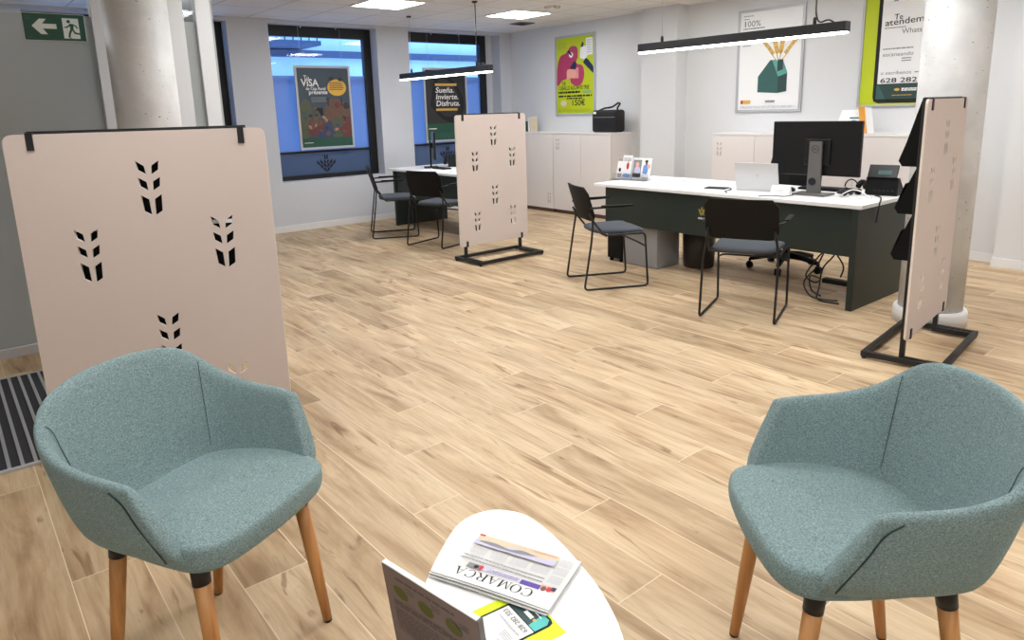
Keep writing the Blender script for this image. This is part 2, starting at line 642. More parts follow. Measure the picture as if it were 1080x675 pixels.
def curve_mesh(build):
    """run build(curve) on a 2D/FONT curve and hand back a plain mesh"""
    cu = build()
    ob = bpy.data.objects.new('tmp', cu)
    COL.objects.link(ob)
    dg = bpy.context.evaluated_depsgraph_get()
    dg.update()
    me = bpy.data.meshes.new_from_object(ob.evaluated_get(dg))
    bpy.data.objects.remove(ob)
    bpy.data.curves.remove(cu)
    return me


def plate(outer, holes, thick):
    """plate in the local XZ plane, y from 0 (front, facing -y) to thick"""
    def b():
        cu = bpy.data.curves.new('tmpc', 'CURVE')
        cu.dimensions = '2D'
        cu.fill_mode = 'BOTH'
        cu.extrude = thick / 2
        for loop in [outer] + holes:
            sp = cu.splines.new('POLY')
            sp.points.add(len(loop) - 1)
            for p, q in zip(sp.points, loop):
                p.co = (q[0], q[1], 0, 1)
            sp.use_cyclic_u = True
        return cu
    me = curve_mesh(b)
    # XY -> XZ
    me.transform(Matrix.Translation((0, thick / 2, 0)) @ Matrix.Rotation(PI / 2, 4, 'X'))
    return me


TEXT_CACHE = {}


def text_mesh(s, shear=0.0, bold=0.0):
    k = (s, shear, bold)
    if k not in TEXT_CACHE:
        def b():
            cu = bpy.data.curves.new('tmpt', 'FONT')
            cu.body = s
            cu.size = 1.0
            cu.shear = shear
            cu.offset = bold
            cu.resolution_u = 3
            return cu
        TEXT_CACHE[k] = curve_mesh(b)
    return TEXT_CACHE[k]


class Flat:
    """a printed sheet: coloured shapes in a local XZ plane facing -y, in metres from the sheet's lower left"""
    def __init__(s, w, h, base):
        s.w, s.h = w, h
        s.mb = MB()
        s.mats = []
        s.layer = 0
        s.rect(0, 0, w, h, base)

    def mi(s, m):
        if m not in s.mats:
            s.mats.append(m)
        return s.mats.index(m)

    def y(s):
        return -0.00025 * s.layer

    def poly(s, pts, m):
        s.mb.poly([(p[0], s.y(), p[1]) for p in pts], s.mi(m))
        s.layer += 1
        return s

    def rect(s, x0, z0, x1, z1, m):
        return s.poly([(x0, z0), (x1, z0), (x1, z1), (x0, z1)], m)

    def ell(s, cx, cz, rx, rz, m, rot=0, n=24):
        c, q = math.cos(rot), math.sin(rot)
        return s.poly([(cx + c * rx * math.cos(2 * PI * k / n) - q * rz * math.sin(2 * PI * k / n),
                        cz + q * rx * math.cos(2 * PI * k / n) + c * rz * math.sin(2 * PI * k / n)) for k in range(n)], m)

    def blob(s, pts, m):
        v = catmull([(p[0], 0, p[1]) for p in pts + [pts[0]]], 5)[:-1]
        return s.poly([(p.x, p.z) for p in v], m)

    def text(s, t, x, z, size, m, shear=0.0, bold=0.0, width=None, rot=0.0):
        me = text_mesh(t, shear, bold)
        xs = [v.co.x for v in me.vertices]
        sx = size
        if width:
            sx = width / (max(xs) - min(xs))
        mat = Matrix.Translation((x, s.y(), z)) @ Matrix.Rotation(-rot, 4, 'Y') @ Matrix.Rotation(PI / 2, 4, 'X') @ Matrix.Diagonal((sx, size, 1, 1))
        s.mb.add_mesh(me, mat, s.mi(m))
        s.layer += 1
        return s

    def lines(s, x0, x1, z0, z1, n, m, seed=0, fill=0.5):
        """rows of illegible small print"""
        rnd = random.Random(seed)
        for i in range(n):
            z = z1 - (z1 - z0) * (i + 0.5) / n
            hh = (z1 - z0) / n * fill / 2
            x = x0
            end = x1 - (x1 - x0) * rnd.uniform(0, 0.12)
            while x < end:
                l = min(rnd.uniform(0.04, 0.16) * (x1 - x0), end - x)
                s.mb.poly([(x, s.y(), z - hh), (x + l, s.y(), z - hh), (x + l, s.y(), z + hh), (x, s.y(), z + hh)], s.mi(m))
                x += l + 0.018 * (x1 - x0)
        s.layer += 1
        return s

    def build(s, name, parent, loc=None):
        return s.mb.build(name, [M[x] for x in s.mats], parent, loc, recalc=False)


# ------------------------------------------------------------------ the setting
XW, YW, ZC = -8.55, 7.08, 2.57
XE, YF = 3.0, -3.0
XP, YP = -5.26, 1.68
GX = XW - 0.21

tag(MB().box((XW - 0.4, YF - 0.2, -0.1), (XE + 0.2, YW + 0.2, 0)).build('floor', 'floor'), kind='structure')
tag(MB().box((XW - 0.4, YF - 0.2, ZC), (XE + 0.2, YW + 0.2, ZC + 0.1)).build('ceiling', 'ceiling'), kind='structure')

WIN = [(0.9, 2.85, 0.10), (3.335, 4.78, 0.625), (5.27, 6.86, 0.625)]   # openings in the street wall: y0, y1, sill height
ZT = 2.53
mb = MB()
ys = [YF - 0.2] + [v for w in WIN for v in w[:2]] + [YW + 0.2]
for i in range(0, len(ys), 2):
    mb.box((XW - 0.3, ys[i], 0), (XW, ys[i + 1], ZC))
for y0, y1, z0 in WIN:
    mb.box((XW - 0.3, y0, 0), (XW, y1, z0))
    mb.box((XW - 0.3, y0, ZT), (XW, y1, ZC))
mb.box((GX - 0.05, 6.72, 0.625), (GX, 6.86, ZT))
tag(mb.build('wall_left', 'wall_cool_light'), kind='structure')

mb = MB()
mb.box((XW, YW, 0), (XE, YW + 0.2, ZC))
mb.box((-5.82, YW - 0.2, 0), (-5.29, YW, ZC))
mb.box((-1.92, YW - 0.16, 0), (-1.15, YW, ZC))
tag(mb.build('wall_back', 'wall'), kind='structure')
tag(MB().box((XE, YF, 0), (XE + 0.2, YW + 0.2, ZC)).build('wall_right', 'wall'), kind='structure')
tag(MB().box((XW, YF - 0.2, 0), (XE + 0.2, YF, ZC)).build('wall_front', 'wall'), kind='structure')

BH = 0.08
tag(MB().bbox((XW, YP + 0.06, 0), (XW + 0.014, YW, BH), 0.003).build('baseboard_left', 'base'), kind='structure')
mb = MB()
mb.bbox((-5.29, YW - 0.014, 0), (-1.92, YW, BH), 0.003)
mb.bbox((-1.934, YW - 0.174, 0), (-1.136, YW - 0.16, BH), 0.003)
mb.bbox((-1.934, YW - 0.16, 0), (-1.92, YW, BH), 0.003)
mb.bbox((-1.15, YW - 0.014, 0), (XE, YW, BH), 0.003)
tag(mb.build('baseboard_back', 'base'), kind='structure')


def wheat_logo(parent, loc, s, mat, rz=PI / 2, name='wheat_emblem'):
    """fan of wheat grains on a stem, as on the window film"""
    f = Flat.__new__(Flat)
    f.w = f.h = 1
    f.mb = MB()
    f.mats = []
    f.layer = 1
    for sg in (-1, 1):
        for q in (((0.015, -0.50), (0.16, -0.36), (0.16, -0.20), (0.015, -0.34)), ((0.185, -0.33), (0.33, -0.19), (0.33, -0.03), (0.185, -0.17)),
                  ((0.355, -0.16), (0.50, -0.02), (0.50, 0.14), (0.355, 0.00)), ((0.015, -0.29), (0.16, -0.15), (0.16, 0.01), (0.015, -0.13)),
                  ((0.185, -0.12), (0.33, 0.02), (0.33, 0.18), (0.185, 0.04)), ((0.015, -0.08), (0.13, 0.03), (0.13, 0.17), (0.015, 0.06)), ((0.015, 0.12), (0.10, 0.20), (0.10, 0.42), (0.015, 0.34))):
            f.poly([(sg * x * s, z * s) for x, z in q], mat)
    o = f.build(name, parent, loc)
    o.rotation_euler = (0, 0, rz)
    return o


def make_window(n, y0, y1, z0, film_top):
    r = tag(empty('window_%d' % n, (GX, y0, z0)), kind='structure')
    w, h = y1 - y0, ZT - z0
    fr = MB()
    rw = 0.11
    fr.box((-0.03, 0, 0), (0.04, w, 0.055))
    fr.box((-0.03, 0, h - 0.13), (0.04, w, h))
    fr.box((-0.03, 0, 0.055), (0.04, 0.045, h - 0.13))
    fr.box((-0.03, w - rw, 0.055), (0.04, w, h - 0.13))
    fr.box((-0.02, 0.045, 0.335), (0.03, w - rw, 0.362))
    fr.build('window_frame', 'frame_black', r)
    MB().box((-0.004, 0.045, 0.055), (0.004, w - rw, h - 0.13)).build('window_pane', 'glass', r)
    MB().box((0.012, 0.045, 0.362), (0.014, w - rw, film_top - z0)).build('window_film', 'frostwin', r)
    MB().box((0.012, 0.045, 0.055), (0.014, w - rw, 0.335)).build('lower_window_film', 'frostband', r)
    wheat_logo(r, (0.018, (w - rw) / 2 + 0.02, 0.2), 0.26, 'ink')
    hooks = MB()
    for k in (0.33, 0.66):
        hooks.box((0.04, w * k - 0.008, h - 0.02), (0.05, w * k + 0.008, h + 0.0))
    hooks.build('blind_clip', 'silver', r)
    return r


make_window(1, 3.335, 4.78, 0.625, 1.93)
make_window(2, 5.27, 6.72, 0.625, 1.93)
make_window(3, 0.9, 2.85, 0.10, 1.93)

# glazed partition of the entrance vestibule
pr = tag(empty('wall_partition', (XP, 0, 0)), kind='structure')
for y0, y1 in ((0.915, 0.98), (1.345, 1.465), (1.545, 1.645)):
    MB().bbox((-0.035, y0, 0), (0.035, y1, ZC), 0.004).build('post', 'post', pr)
for y0, y1 in ((YF, 0.915), (0.98, 1.345), (1.465, 1.545)):
    MB().box((-0.006, y0, 0.062), (0.006, y1, ZC)).build('glass_pane', 'glass', pr)
    MB().box((0.008, y0, 0.062), (0.011, y1, 2.085)).build('frosted_film', 'frost', pr)
    MB().bbox((-0.02, y0, 0), (0.02, y1, 0.062), 0.003).build('kick_rail', 'alu', pr)
mb = MB()
mb.box((XW - XP, YP - 0.04, 0), (-0.035, YP, ZC))
mb.build('return_panel', 'frost', pr)


# columns
def column(loc, r, label):
    t = tag(empty('round_column', loc), label, 'column')
    MB().lathe([(r, 0), (r, ZC)], n=64).build('shaft', 'concrete', t)
    MB().lathe([(r + 0.001, 0), (r + 0.028, 0), (r + 0.028, 0.085), (r + 0.02, 0.1), (r + 0.001, 0.1)], n=64, cap=False).build('base_ring', 'base', t)
    return t


column((-1.69, 4.92, 0), 0.186, 'white pitted round column behind the beige screen at the desk end')
column((-4.80, 1.075, 0), 0.178, 'grey pitted round column in front of the frosted glass partition')

# ------------------------------------------------------------------ outside
b = tag(empty('facade_building', (-13.2, 4, 0)), 'pale building across the street seen through the windows at dusk', 'building')
MB().box((-0.3, -9, -1), (0, 9, 8)).build('facade', 'facade', b)
mb = MB()
mb.box((0, -9, 2.52), (0.18, 9, 2.64))
mb.box((0, -9, 2.05), (0.06, 9, 2.10))
mb.build('ledge', 'facade2', b)
mb = MB()
for k in range(12):
    mb.box((0, -8 + k * 1.3, -1), (0.03, -7.96 + k * 1.3, 2.05))
mb.build('pilaster', 'facade2', b)
bal = MB()
bal.box((0, 0.0, 2.66), (0.9, 1.75, 2.74))
bal.build('balcony_slab', 'facade2', b)
rail = MB()
for k in range(12):
    rail.tube([(0.85, 0.05 + k * 0.15, 2.74), (0.85, 0.05 + k * 0.15, 3.6)], 0.012, 6)
rail.tube([(0.85, 0.03, 3.6), (0.85, 1.73, 3.6)], 0.02, 6)
rail.build('balcony_railing', 'frame_black', b)


# ------------------------------------------------------------------ ceiling fittings
def ceiling_panel(x, y, label):
    t = tag(empty('ceiling_light', (x, y, ZC)), label, 'ceiling light', 'square ceiling lights')
    fr = MB()
    for a0, a1, b0, b1 in ((-0.298, 0.298, -0.298, -0.28), (-0.298, 0.298, 0.28, 0.298), (-0.298, -0.28, -0.28, 0.28), (0.28, 0.298, -0.28, 0.28)):
        fr.box((a0, b0, -0.012), (a1, b1, 0.0))
    fr.build('panel_frame', 'white', t)
    MB().box((-0.28, -0.28, -0.008), (0.28, 0.28, -0.002)).build('diffuser', 'led', t)
    return t


ceiling_panel(-6.82, 3.98, 'square ceiling light cut by the top of the photo above the first window')
ceiling_panel(-6.82, 5.78, 'square ceiling light nearer the corner, above the left pendant lamp')
for i, x in enumerate((-4.42, -2.02, 0.38)):
    for j, y in enumerate((0.38, 2.18, 3.98, 5.78)):
        if (i, j) in ((0, 0),):
            continue
        ceiling_panel(x, y, 'square ceiling light over the room, %s column from the windows and %s row' % (
            ('second', 'third', 'fourth')[i], ('first', 'second', 'third', 'fourth')[j]))
for j, y in enumerate((-1.42,)):
    for i, x in enumerate((0.38,)):
        ceiling_panel(x, y, 'square ceiling light behind the viewer')
ceiling_panel(-7.42, 1.28, 'square ceiling light inside the entrance vestibule, nearer the street wall')
ceiling_panel(-6.22, 0.08, 'added square ceiling light inside the entrance vestibule, brightening the frosted glass')  # unseen second vestibule panel, added to light the frosted film from behind

v = tag(empty('air_vent', (-7.50, 6.42, ZC)), 'small grey square vent in the ceiling near the corner', 'vent')
mb = MB()
mb.bbox((-0.12, -0.12, -0.012), (0.12, 0.12, 0), 0.003)
mb.build('vent_frame', 'vent', v)
mb = MB()
for k in range(5):
    mb.box((-0.1, -0.09 + k * 0.04, -0.018), (0.1, -0.075 + k * 0.04, -0.012))
mb.build('slats', 'ink', v)
d = tag(empty('smoke_detector', (-6.15, 5.72, ZC)), 'round white ceiling disc beside the far ceiling light', 'detector')
MB().lathe([(0.09, 0), (0.09, -0.02), (0.06, -0.035)], n=24).build('housing', 'ceiling', d)
MB().lathe([(0.03, -0.036), (0.025, -0.042)], n=16).build('sensor', 'white', d)


def pendant(x0, x1, y, z, label, rot=0):
    t = tag(empty('pendant_lamp', ((x0 + x1) / 2, y, z), rot), label, 'pendant lamp', 'linear pendant lamps over the desks')
    L = (x1 - x0) / 2
    MB().bbox((-L, -0.035, 0.012), (L, 0.035, 0.08), 0.003).build('housing', 'black', t)
    MB().box((-L + 0.012, -0.034, 0.0), (L - 0.012, 0.034, 0.012)).build('diffuser', 'led2', t)
    for sg in (-1, 1):
        xx = sg * (L - 0.24)
        MB().tube([(xx, 0, 0.08), (xx, 0, ZC - z)], 0.0018, 6).build('suspension_wire', 'alu', t)
        MB().lathe([(0.012, 0.08), (0.012, 0.12), (0.005, 0.13)], (xx, 0, 0), 12).build('wire_grip', 'black', t)
        MB().lathe([(0.03, ZC - z - 0.015), (0.03, ZC - z)], (xx, 0, 0), 16).build('ceiling_rose', 'black', t)
    cab = fillet([(L - 0.10, 0, 0.08), (L - 0.14, 0.0, 0.105), (L - 0.21, 0, 0.085), (L - 0.238, 0.004, 0.16), (L - 0.238, 0.004, ZC - z)], 0.04)
    MB().tube(cab, 0.006, 6).build('power_cable', 'black', t)
    return t


pendant(-4.20, -2.375, 4.95, 1.885, 'long black pendant lamp hanging over the large desk in front of the house poster')
pendant(-7.83, -6.02, 4.70, 1.83, 'black pendant lamp hanging in front of the second window', 0.0)

# ------------------------------------------------------------------ perforated screens
LEAVES = [[(-.039, .100), (-.012, .081), (-.008, .049), (-.034, .066)],
          [(-.037, .040), (-.010, .023), (-.007, -.010), (-.033, .007)],
          [(-.035, -.023), (-.009, -.041), (-.006, -.100), (-.031, -.084)]]
SPOTS = [(0.016, .205), (-0.215, .44), (0.246, .42), (0.016, .78), (-0.21, 1.02), (0.241, 1.0)]


def make_screen(label, yo, h0=0.152, hp=1.249, w=0.86):
    t = tag(empty('partition_screen', (0, 0, 0)), label, 'screen', 'beige perforated screens on black stands')
    rc = 0.028
    outer = []
    for cx, cz, a0 in ((w / 2 - rc, rc, -PI / 2), (w / 2 - rc, hp - rc, 0), (-w / 2 + rc, hp - rc, PI / 2), (-w / 2 + rc, rc, PI)):
        for k in range(7):
            a = a0 + PI / 2 * k / 6
            outer.append((cx + rc * math.cos(a), cz + rc * math.sin(a)))
    holes = []
    for sx, sz in SPOTS:
        for lf in LEAVES:
            for sg in (-1, 1):
                holes.append([(sx + sg * a, hp - sz + b_) for a, b_ in (lf if sg == 1 else lf[::-1])])
    me = plate(outer, holes, 0.012)
    o = link('panel', me, ['panel', 'panel_edge'], t, (0, 0, h0))
    for p in me.polygons:
        if abs(p.normal.y) < 0.5:
            p.material_index = 1
    # stand
    bw, bd = 0.80, 0.42
    fr = MB()
    s_ = 0.03
    fr.bbox((-bw / 2, yo - bd / 2, 0.012), (bw / 2, yo - bd / 2 + s_, 0.012 + s_), 0.002)
    fr.bbox((-bw / 2, yo + bd / 2 - s_, 0.012), (bw / 2, yo + bd / 2, 0.012 + s_), 0.002)
    fr.bbox((-bw / 2, yo - bd / 2 + s_, 0.012), (-bw / 2 + s_, yo + bd / 2 - s_, 0.012 + s_), 0.002)
    fr.bbox((bw / 2 - s_, yo - bd / 2 + s_, 0.012), (bw / 2, yo + bd / 2 - s_, 0.012 + s_), 0.002)
    fr.build('base_frame', 'black', t)
    for sx in (-1, 1):
        for sy in (-1, 1):
            MB().lathe([(0.012, 0), (0.012, 0.013)], (sx * (bw / 2 - 0.015), yo + sy * (bd / 2 - 0.015), 0), 10).build('foot', 'black', t)
    for sx in (-1, 1):
        x = sx * 0.345
        p = MB()
        p.box((x - 0.013, 0.0195, 0.012), (x + 0.013, 0.0445, h0 + hp + 0.006))
        p.build('post', 'black', t)
        c = MB()
        top = h0 + hp
        c.box((x - 0.011, -0.006, top + 0.0005), (x + 0.011, 0.03, top + 0.006))
        c.box((x - 0.011, -0.006, top - 0.055), (x + 0.011, -0.0005, top + 0.0005))
        c.build('top_clip', 'black', t)
        c = MB()
        c.box((x - 0.011, -0.006, h0 - 0.006), (x + 0.011, 0.03, h0 - 0.0005))
        c.box((x - 0.011, -0.006, h0 - 0.0005), (x + 0.011, -0.0005, h0 + 0.05))
        c.build('bottom_clip', 'black', t)
    r = MB()
    r.box((-0.36, 0.0195, h0 + hp - 0.006), (0.36, 0.04, h0 + hp + 0.010))
    r.build('top_rail', 'black', t)
    # lateral feet that carry the posts
    for sx in (-1, 1):
        x = sx * 0.345
        cb = MB().box((x - 0.013, yo - bd / 2 + 0.03, 0.012), (x + 0.013, 0.0195, 0.040)) if yo < 0.1 else MB().box((x - 0.013, 0.0445, 0.012), (x + 0.013, yo + bd / 2 - 0.03, 0.040))
        cb.build('cross_bar', 'black', t)
    for zb, zt in ((1.06, 1.395), (0.81, 1.045), (0.56, 0.80)):
        sh = MB()
        y0 = 0.046
        prof = [(y0, zb), (y0 + 0.08, zb), (y0 + 0.100, zb + 0.03), (y0 + 0.092, zb + 0.034), (y0 + 0.012, zt), (y0, zt)]
        for x in (-0.31, 0.304):
            sh.prism([(x, a, b_) for a, b_ in prof], (0.006, 0, 0))
        sh.box((-0.304, y0, zb), (0.304, y0 + 0.004, zt))
        sh.box((-0.304, y0, zb), (0.304, y0 + 0.08, zb + 0.005))
        sh.prism([(-0.304, y0 + 0.08, zb), (-0.304, y0 + 0.100, zb + 0.03), (-0.304, y0 + 0.097, zb + 0.034), (-0.304, y0 + 0.076, zb + 0.004)], (0.608, 0, 0))
        sh.prism([(-0.304, y0 + 0.097, zb + 0.034), (-0.304, y0 + 0.100, zb + 0.03), (-0.304, y0 + 0.058, zb + 0.16), (-0.304, y0 + 0.055, zb + 0.16)], (0.608, 0, 0))
        sh.build('leaflet_shelf', 'matte', t)
    return t


def place(o, x, y, dirang):
    """dirang: compass angle of the left-to-right direction as seen from the front (0 = +y)"""
    o.location = (x, y, 0)
    o.rotation_euler = (0, 0, PI / 2 - dirang)


S0 = make_screen('large beige perforated screen standing behind the left teal armchair', 0.14)
place(S0, -2.816, 0.587, 0.44)
S1 = make_screen('beige perforated screen farthest away, beside the two chairs under the second window', -0.06)
place(S1, -5.43, 4.23, 0.0)
S2 = make_screen('beige perforated screen seen nearly edge-on in front of the white round column', 0.02)
place(S2, -1.493, 4.335, -0.117)
S2.scale = (1, 1, 1.022)

# entrance mat
mt = tag(empty('entrance_mat', (-4.13, -0.35, 0)), 'dark ribbed entrance mat with aluminium strips, on the floor at left', 'mat')
MB().box((-0.66, -0.8, 0.001), (0.66, 0.8, 0.010)).build('carpet', 'mat', mt)
st = MB()
for k in range(34):
    yy = -0.79 + k * 0.0475
    st.box((-0.655, yy, 0.010), (0.655, yy + 0.014, 0.0135))
st.build('strips', 'alu', mt)
ed = MB()
ed.box((-0.675, -0.8, 0.001), (-0.66, 0.8, 0.013))
ed.box((0.66, -0.8, 0.001), (0.675, 0.8, 0.013))
ed.box((-0.675, 0.8, 0.001), (0.675, 0.812, 0.013))
ed.box((-0.675, -0.812, 0.001), (0.675, -0.8, 0.013))
ed.build('edge_trim', 'silver', mt)
mt.rotation_euler = (0, 0, 0.0)


# ------------------------------------------------------------------ desks
def desk(x0, x1, y0, y1, side, label):
    t = tag(empty('office_desk', (x0, y0, 0)), label, 'desk', 'white topped dark green desks')
    w, d = x1 - x0, y1 - y0
    MB().bbox((0, 0, 0.712), (w, d, 0.74), 0.003).build('tabletop', 'desk_white', t)
    xs_ = w - 0.035 if side == 'right' else 0.035
    sp = MB()
    if side == 'right':
        sp.bbox((w - 0.055, -0.02 + 0.0, 0), (w - 0.012, d - 0.05, 0.711), 0.002)
    else:
        sp.bbox((0.10, 0.02, 0), (0.143, d - 0.05, 0.711), 0.002)
    sp.build('side_panel', 'desk_green', t)
    lo = 0.12 if side == 'right' else 0.145
    hi = w - 0.057 if side == 'right' else w - 0.12
    MB().bbox((lo, 0.035, 0.37), (hi, 0.06, 0.711), 0.002).build('modesty_panel', 'desk_green', t)
    if side == 'right':
        MB().bbox((0.30, 0.08, 0.001), (0.70, 0.40, 0.711), 0.006).build('support_block', 'block', t)
        MB().box((w - 0.10, 0.10, 0.30), (w - 0.057, 0.16, 0.7)).build('cable_duct', 'black', t)
    else:
        MB().bbox((w - 0.18, 0.08, 0.001), (w - 0.12, 0.70, 0.711), 0.004).build('support_block', 'desk_green', t)
    return t


DR = desk(-4.61, -2.115, 4.785, 5.65, 'right', 'long white topped dark green desk under the larger pendant lamp')
DL = desk(-8.06, -6.42, 4.54, 5.40, 'left', 'white topped dark green desk beneath the second window, partly behind a screen')
f = Flat.__new__(Flat)
f.w = f.h = 1
f.mb = MB()
f.mats = []
f.layer = 1
for a, (dx, dz) in enumerate(((-0.035, 0.06), (0.0, 0.085), (0.03, 0.065), (-0.02, 0.025), (0.02, 0.03))):
    f.ell(dx * 0.6, dz * 0.6, 0.009, 0.018, 'olivegold', rot=(0.7, 0, -0.7, 0.5, -0.5)[a], n=12)
f.build('leaf_emblem', DR, (-3.415 + 4.61, 0.034, 0.545))
f.mb, f.mats, f.layer = MB(), [], 1
f.lines(-0.035, 0.03, -0.04, -0.012, 1, 'ink_light', 3, 0.5)
f.build('script_mark', DR, (-3.415 + 4.61, 0.034, 0.545))


# ------------------------------------------------------------------ visitor chairs
def make_visitor_chair():
    t = empty('visitor_chair', (0, 0, 0))
    R = 0.0085
    for sg in (-1, 1):
        x = sg * 0.245
        loop = [(sg * 0.215, -0.225, 0.62), (sg * 0.225, -0.195, 0.56), (x, -0.215, 0.40), (x, -0.275, R), (x, 0.265, R), (x, 0.235, 0.445), (x * 0.93, -0.10, 0.44), (sg * 0.222, -0.185, 0.545), (sg * 0.215, -0.212, 0.60)]
        MB().tube(fillet(loop, 0.035), R, 8).build('sled_frame', 'black', t)
    MB().tube(fillet([(-0.245, 0.25, 0.33), (-0.2, 0.20, 0.36), (0.2, 0.20, 0.36), (0.245, 0.25, 0.33)], 0.05), R * 0.9, 8).build('front_stretcher', 'black', t)
    MB().tube([(-0.24, -0.09, 0.437), (0.24, -0.09, 0.437)], R * 0.9, 8).build('rear_stretcher', 'black', t)
    # seat
    mb = MB()
    n = 32
    rings = []
    for z, k in ((0.446, 0.90), (0.450, 0.98), (0.462, 1.0), (0.476, 0.97), (0.482, 0.86), (0.483, 0.5)):
        ring = []
        for i in range(n):
            a = 2 * PI * i / n
            c, s_ = math.cos(a), math.sin(a)
            ex = 0.45
            xx = math.copysign(abs(c) ** ex, c) * 0.225 * k
            yy = math.copysign(abs(s_) ** ex, s_) * 0.215 * k
            ring.append(mb.bm.verts.new((xx * (1 + 0.06 * yy / 0.2), yy + 0.05, z - (0.012 if yy > 0.17 else 0))))
        rings.append(ring)
    for A, B in zip(rings, rings[1:]):
        for i in range(n):
            mb.bm.faces.new((A[i], A[(i + 1) % n], B[(i + 1) % n], B[i])).smooth = True
    mb.bm.faces.new(rings[0][::-1])
    mb.bm.faces.new(rings[-1])
    mb.build('seat', 'seatcloth', t)
    # backrest: curved rounded panel
    mb = MB()
    nu, nv = 12, 8
    z0, z1 = 0.553, 0.828

    def bp(u, v_, off):
        x = (u * 2 - 1) * 0.238
        zz = z0 + (z1 - z0) * v_
        # round the corners
        cut = 0.05
        ux = abs(u * 2 - 1)
        dz = 0.0
        if ux > 0.8:
            q = (ux - 0.8) / 0.2
            dz = cut * (1 - math.sqrt(max(0, 1 - q * q)))
        zz = zz - dz * (2 * v_ - 1)
        y = -0.19 - (zz - 0.5) * 0.30 + 0.03 * ux * ux
        return (x, y + off, zz)
    F = [[mb.bm.verts.new(bp(i / nu, j / nv, 0.008)) for j in range(nv + 1)] for i in range(nu + 1)]
    B = [[mb.bm.verts.new(bp(i / nu, j / nv, -0.008)) for j in range(nv + 1)] for i in range(nu + 1)]
    for i in range(nu):
        for j in range(nv):
            mb.bm.faces.new((F[i][j], F[i + 1][j], F[i + 1][j + 1], F[i][j + 1]))
            mb.bm.faces.new((B[i][j], B[i][j + 1], B[i + 1][j + 1], B[i + 1][j]))
    for i in range(nu):
        mb.bm.faces.new((F[i][0], B[i][0], B[i + 1][0], F[i + 1][0]))
        mb.bm.faces.new((F[i][nv], F[i + 1][nv], B[i + 1][nv], B[i][nv]))
    for j in range(nv):
        mb.bm.faces.new((F[0][j], F[0][j + 1], B[0][j + 1], B[0][j]))
        mb.bm.faces.new((F[nu][j], B[nu][j], B[nu][j + 1], F[nu][j + 1]))
    mb.build('backrest', 'plastic', t, smooth=False)
    for sg in (-1, 1):
        a = MB()
        a.tube(fillet([(sg * 0.235, -0.22, 0.665), (sg * 0.262, -0.17, 0.668), (sg * 0.268, 0.10, 0.675)], 0.03), 0.009, 8)
        arm = a.build('armrest', 'black', t)
        MB().bbox((-0.018, -0.13, -0.006), (0.018, 0.13, 0.006), 0.005).build('arm_pad', 'plastic', arm, (sg * 0.268, -0.01, 0.681))
    return t


VC = make_visitor_chair()
GV = 'black visitor chairs at the desks'


def put_chair(o, x, y, fx, fy, label):
    o.location = (x, y, 0)
    o.rotation_euler = (0, 0, math.atan2(fy, fx) - PI / 2)
    tag(o, label, 'chair', GV)


vcs = [VC] + [copy_tree(VC) for _ in range(3)]
put_chair(vcs[0], -3.925, 4.23, 0.46, 0.89, 'black visitor chair at the left end of the large desk, seen from its side')
put_chair(vcs[1], -2.65, 4.27, -0.36, 0.93, 'black visitor chair with its back to us before the monitor on the large desk')
put_chair(vcs[2], -7.35, 4.19, 0.44, 0.90, 'black visitor chair nearest the first window, in profile at the far desk')
put_chair(vcs[3], -6.44, 4.24, -0.28, 0.96, 'black visitor chair turned away at the far desk, next to the middle screen')


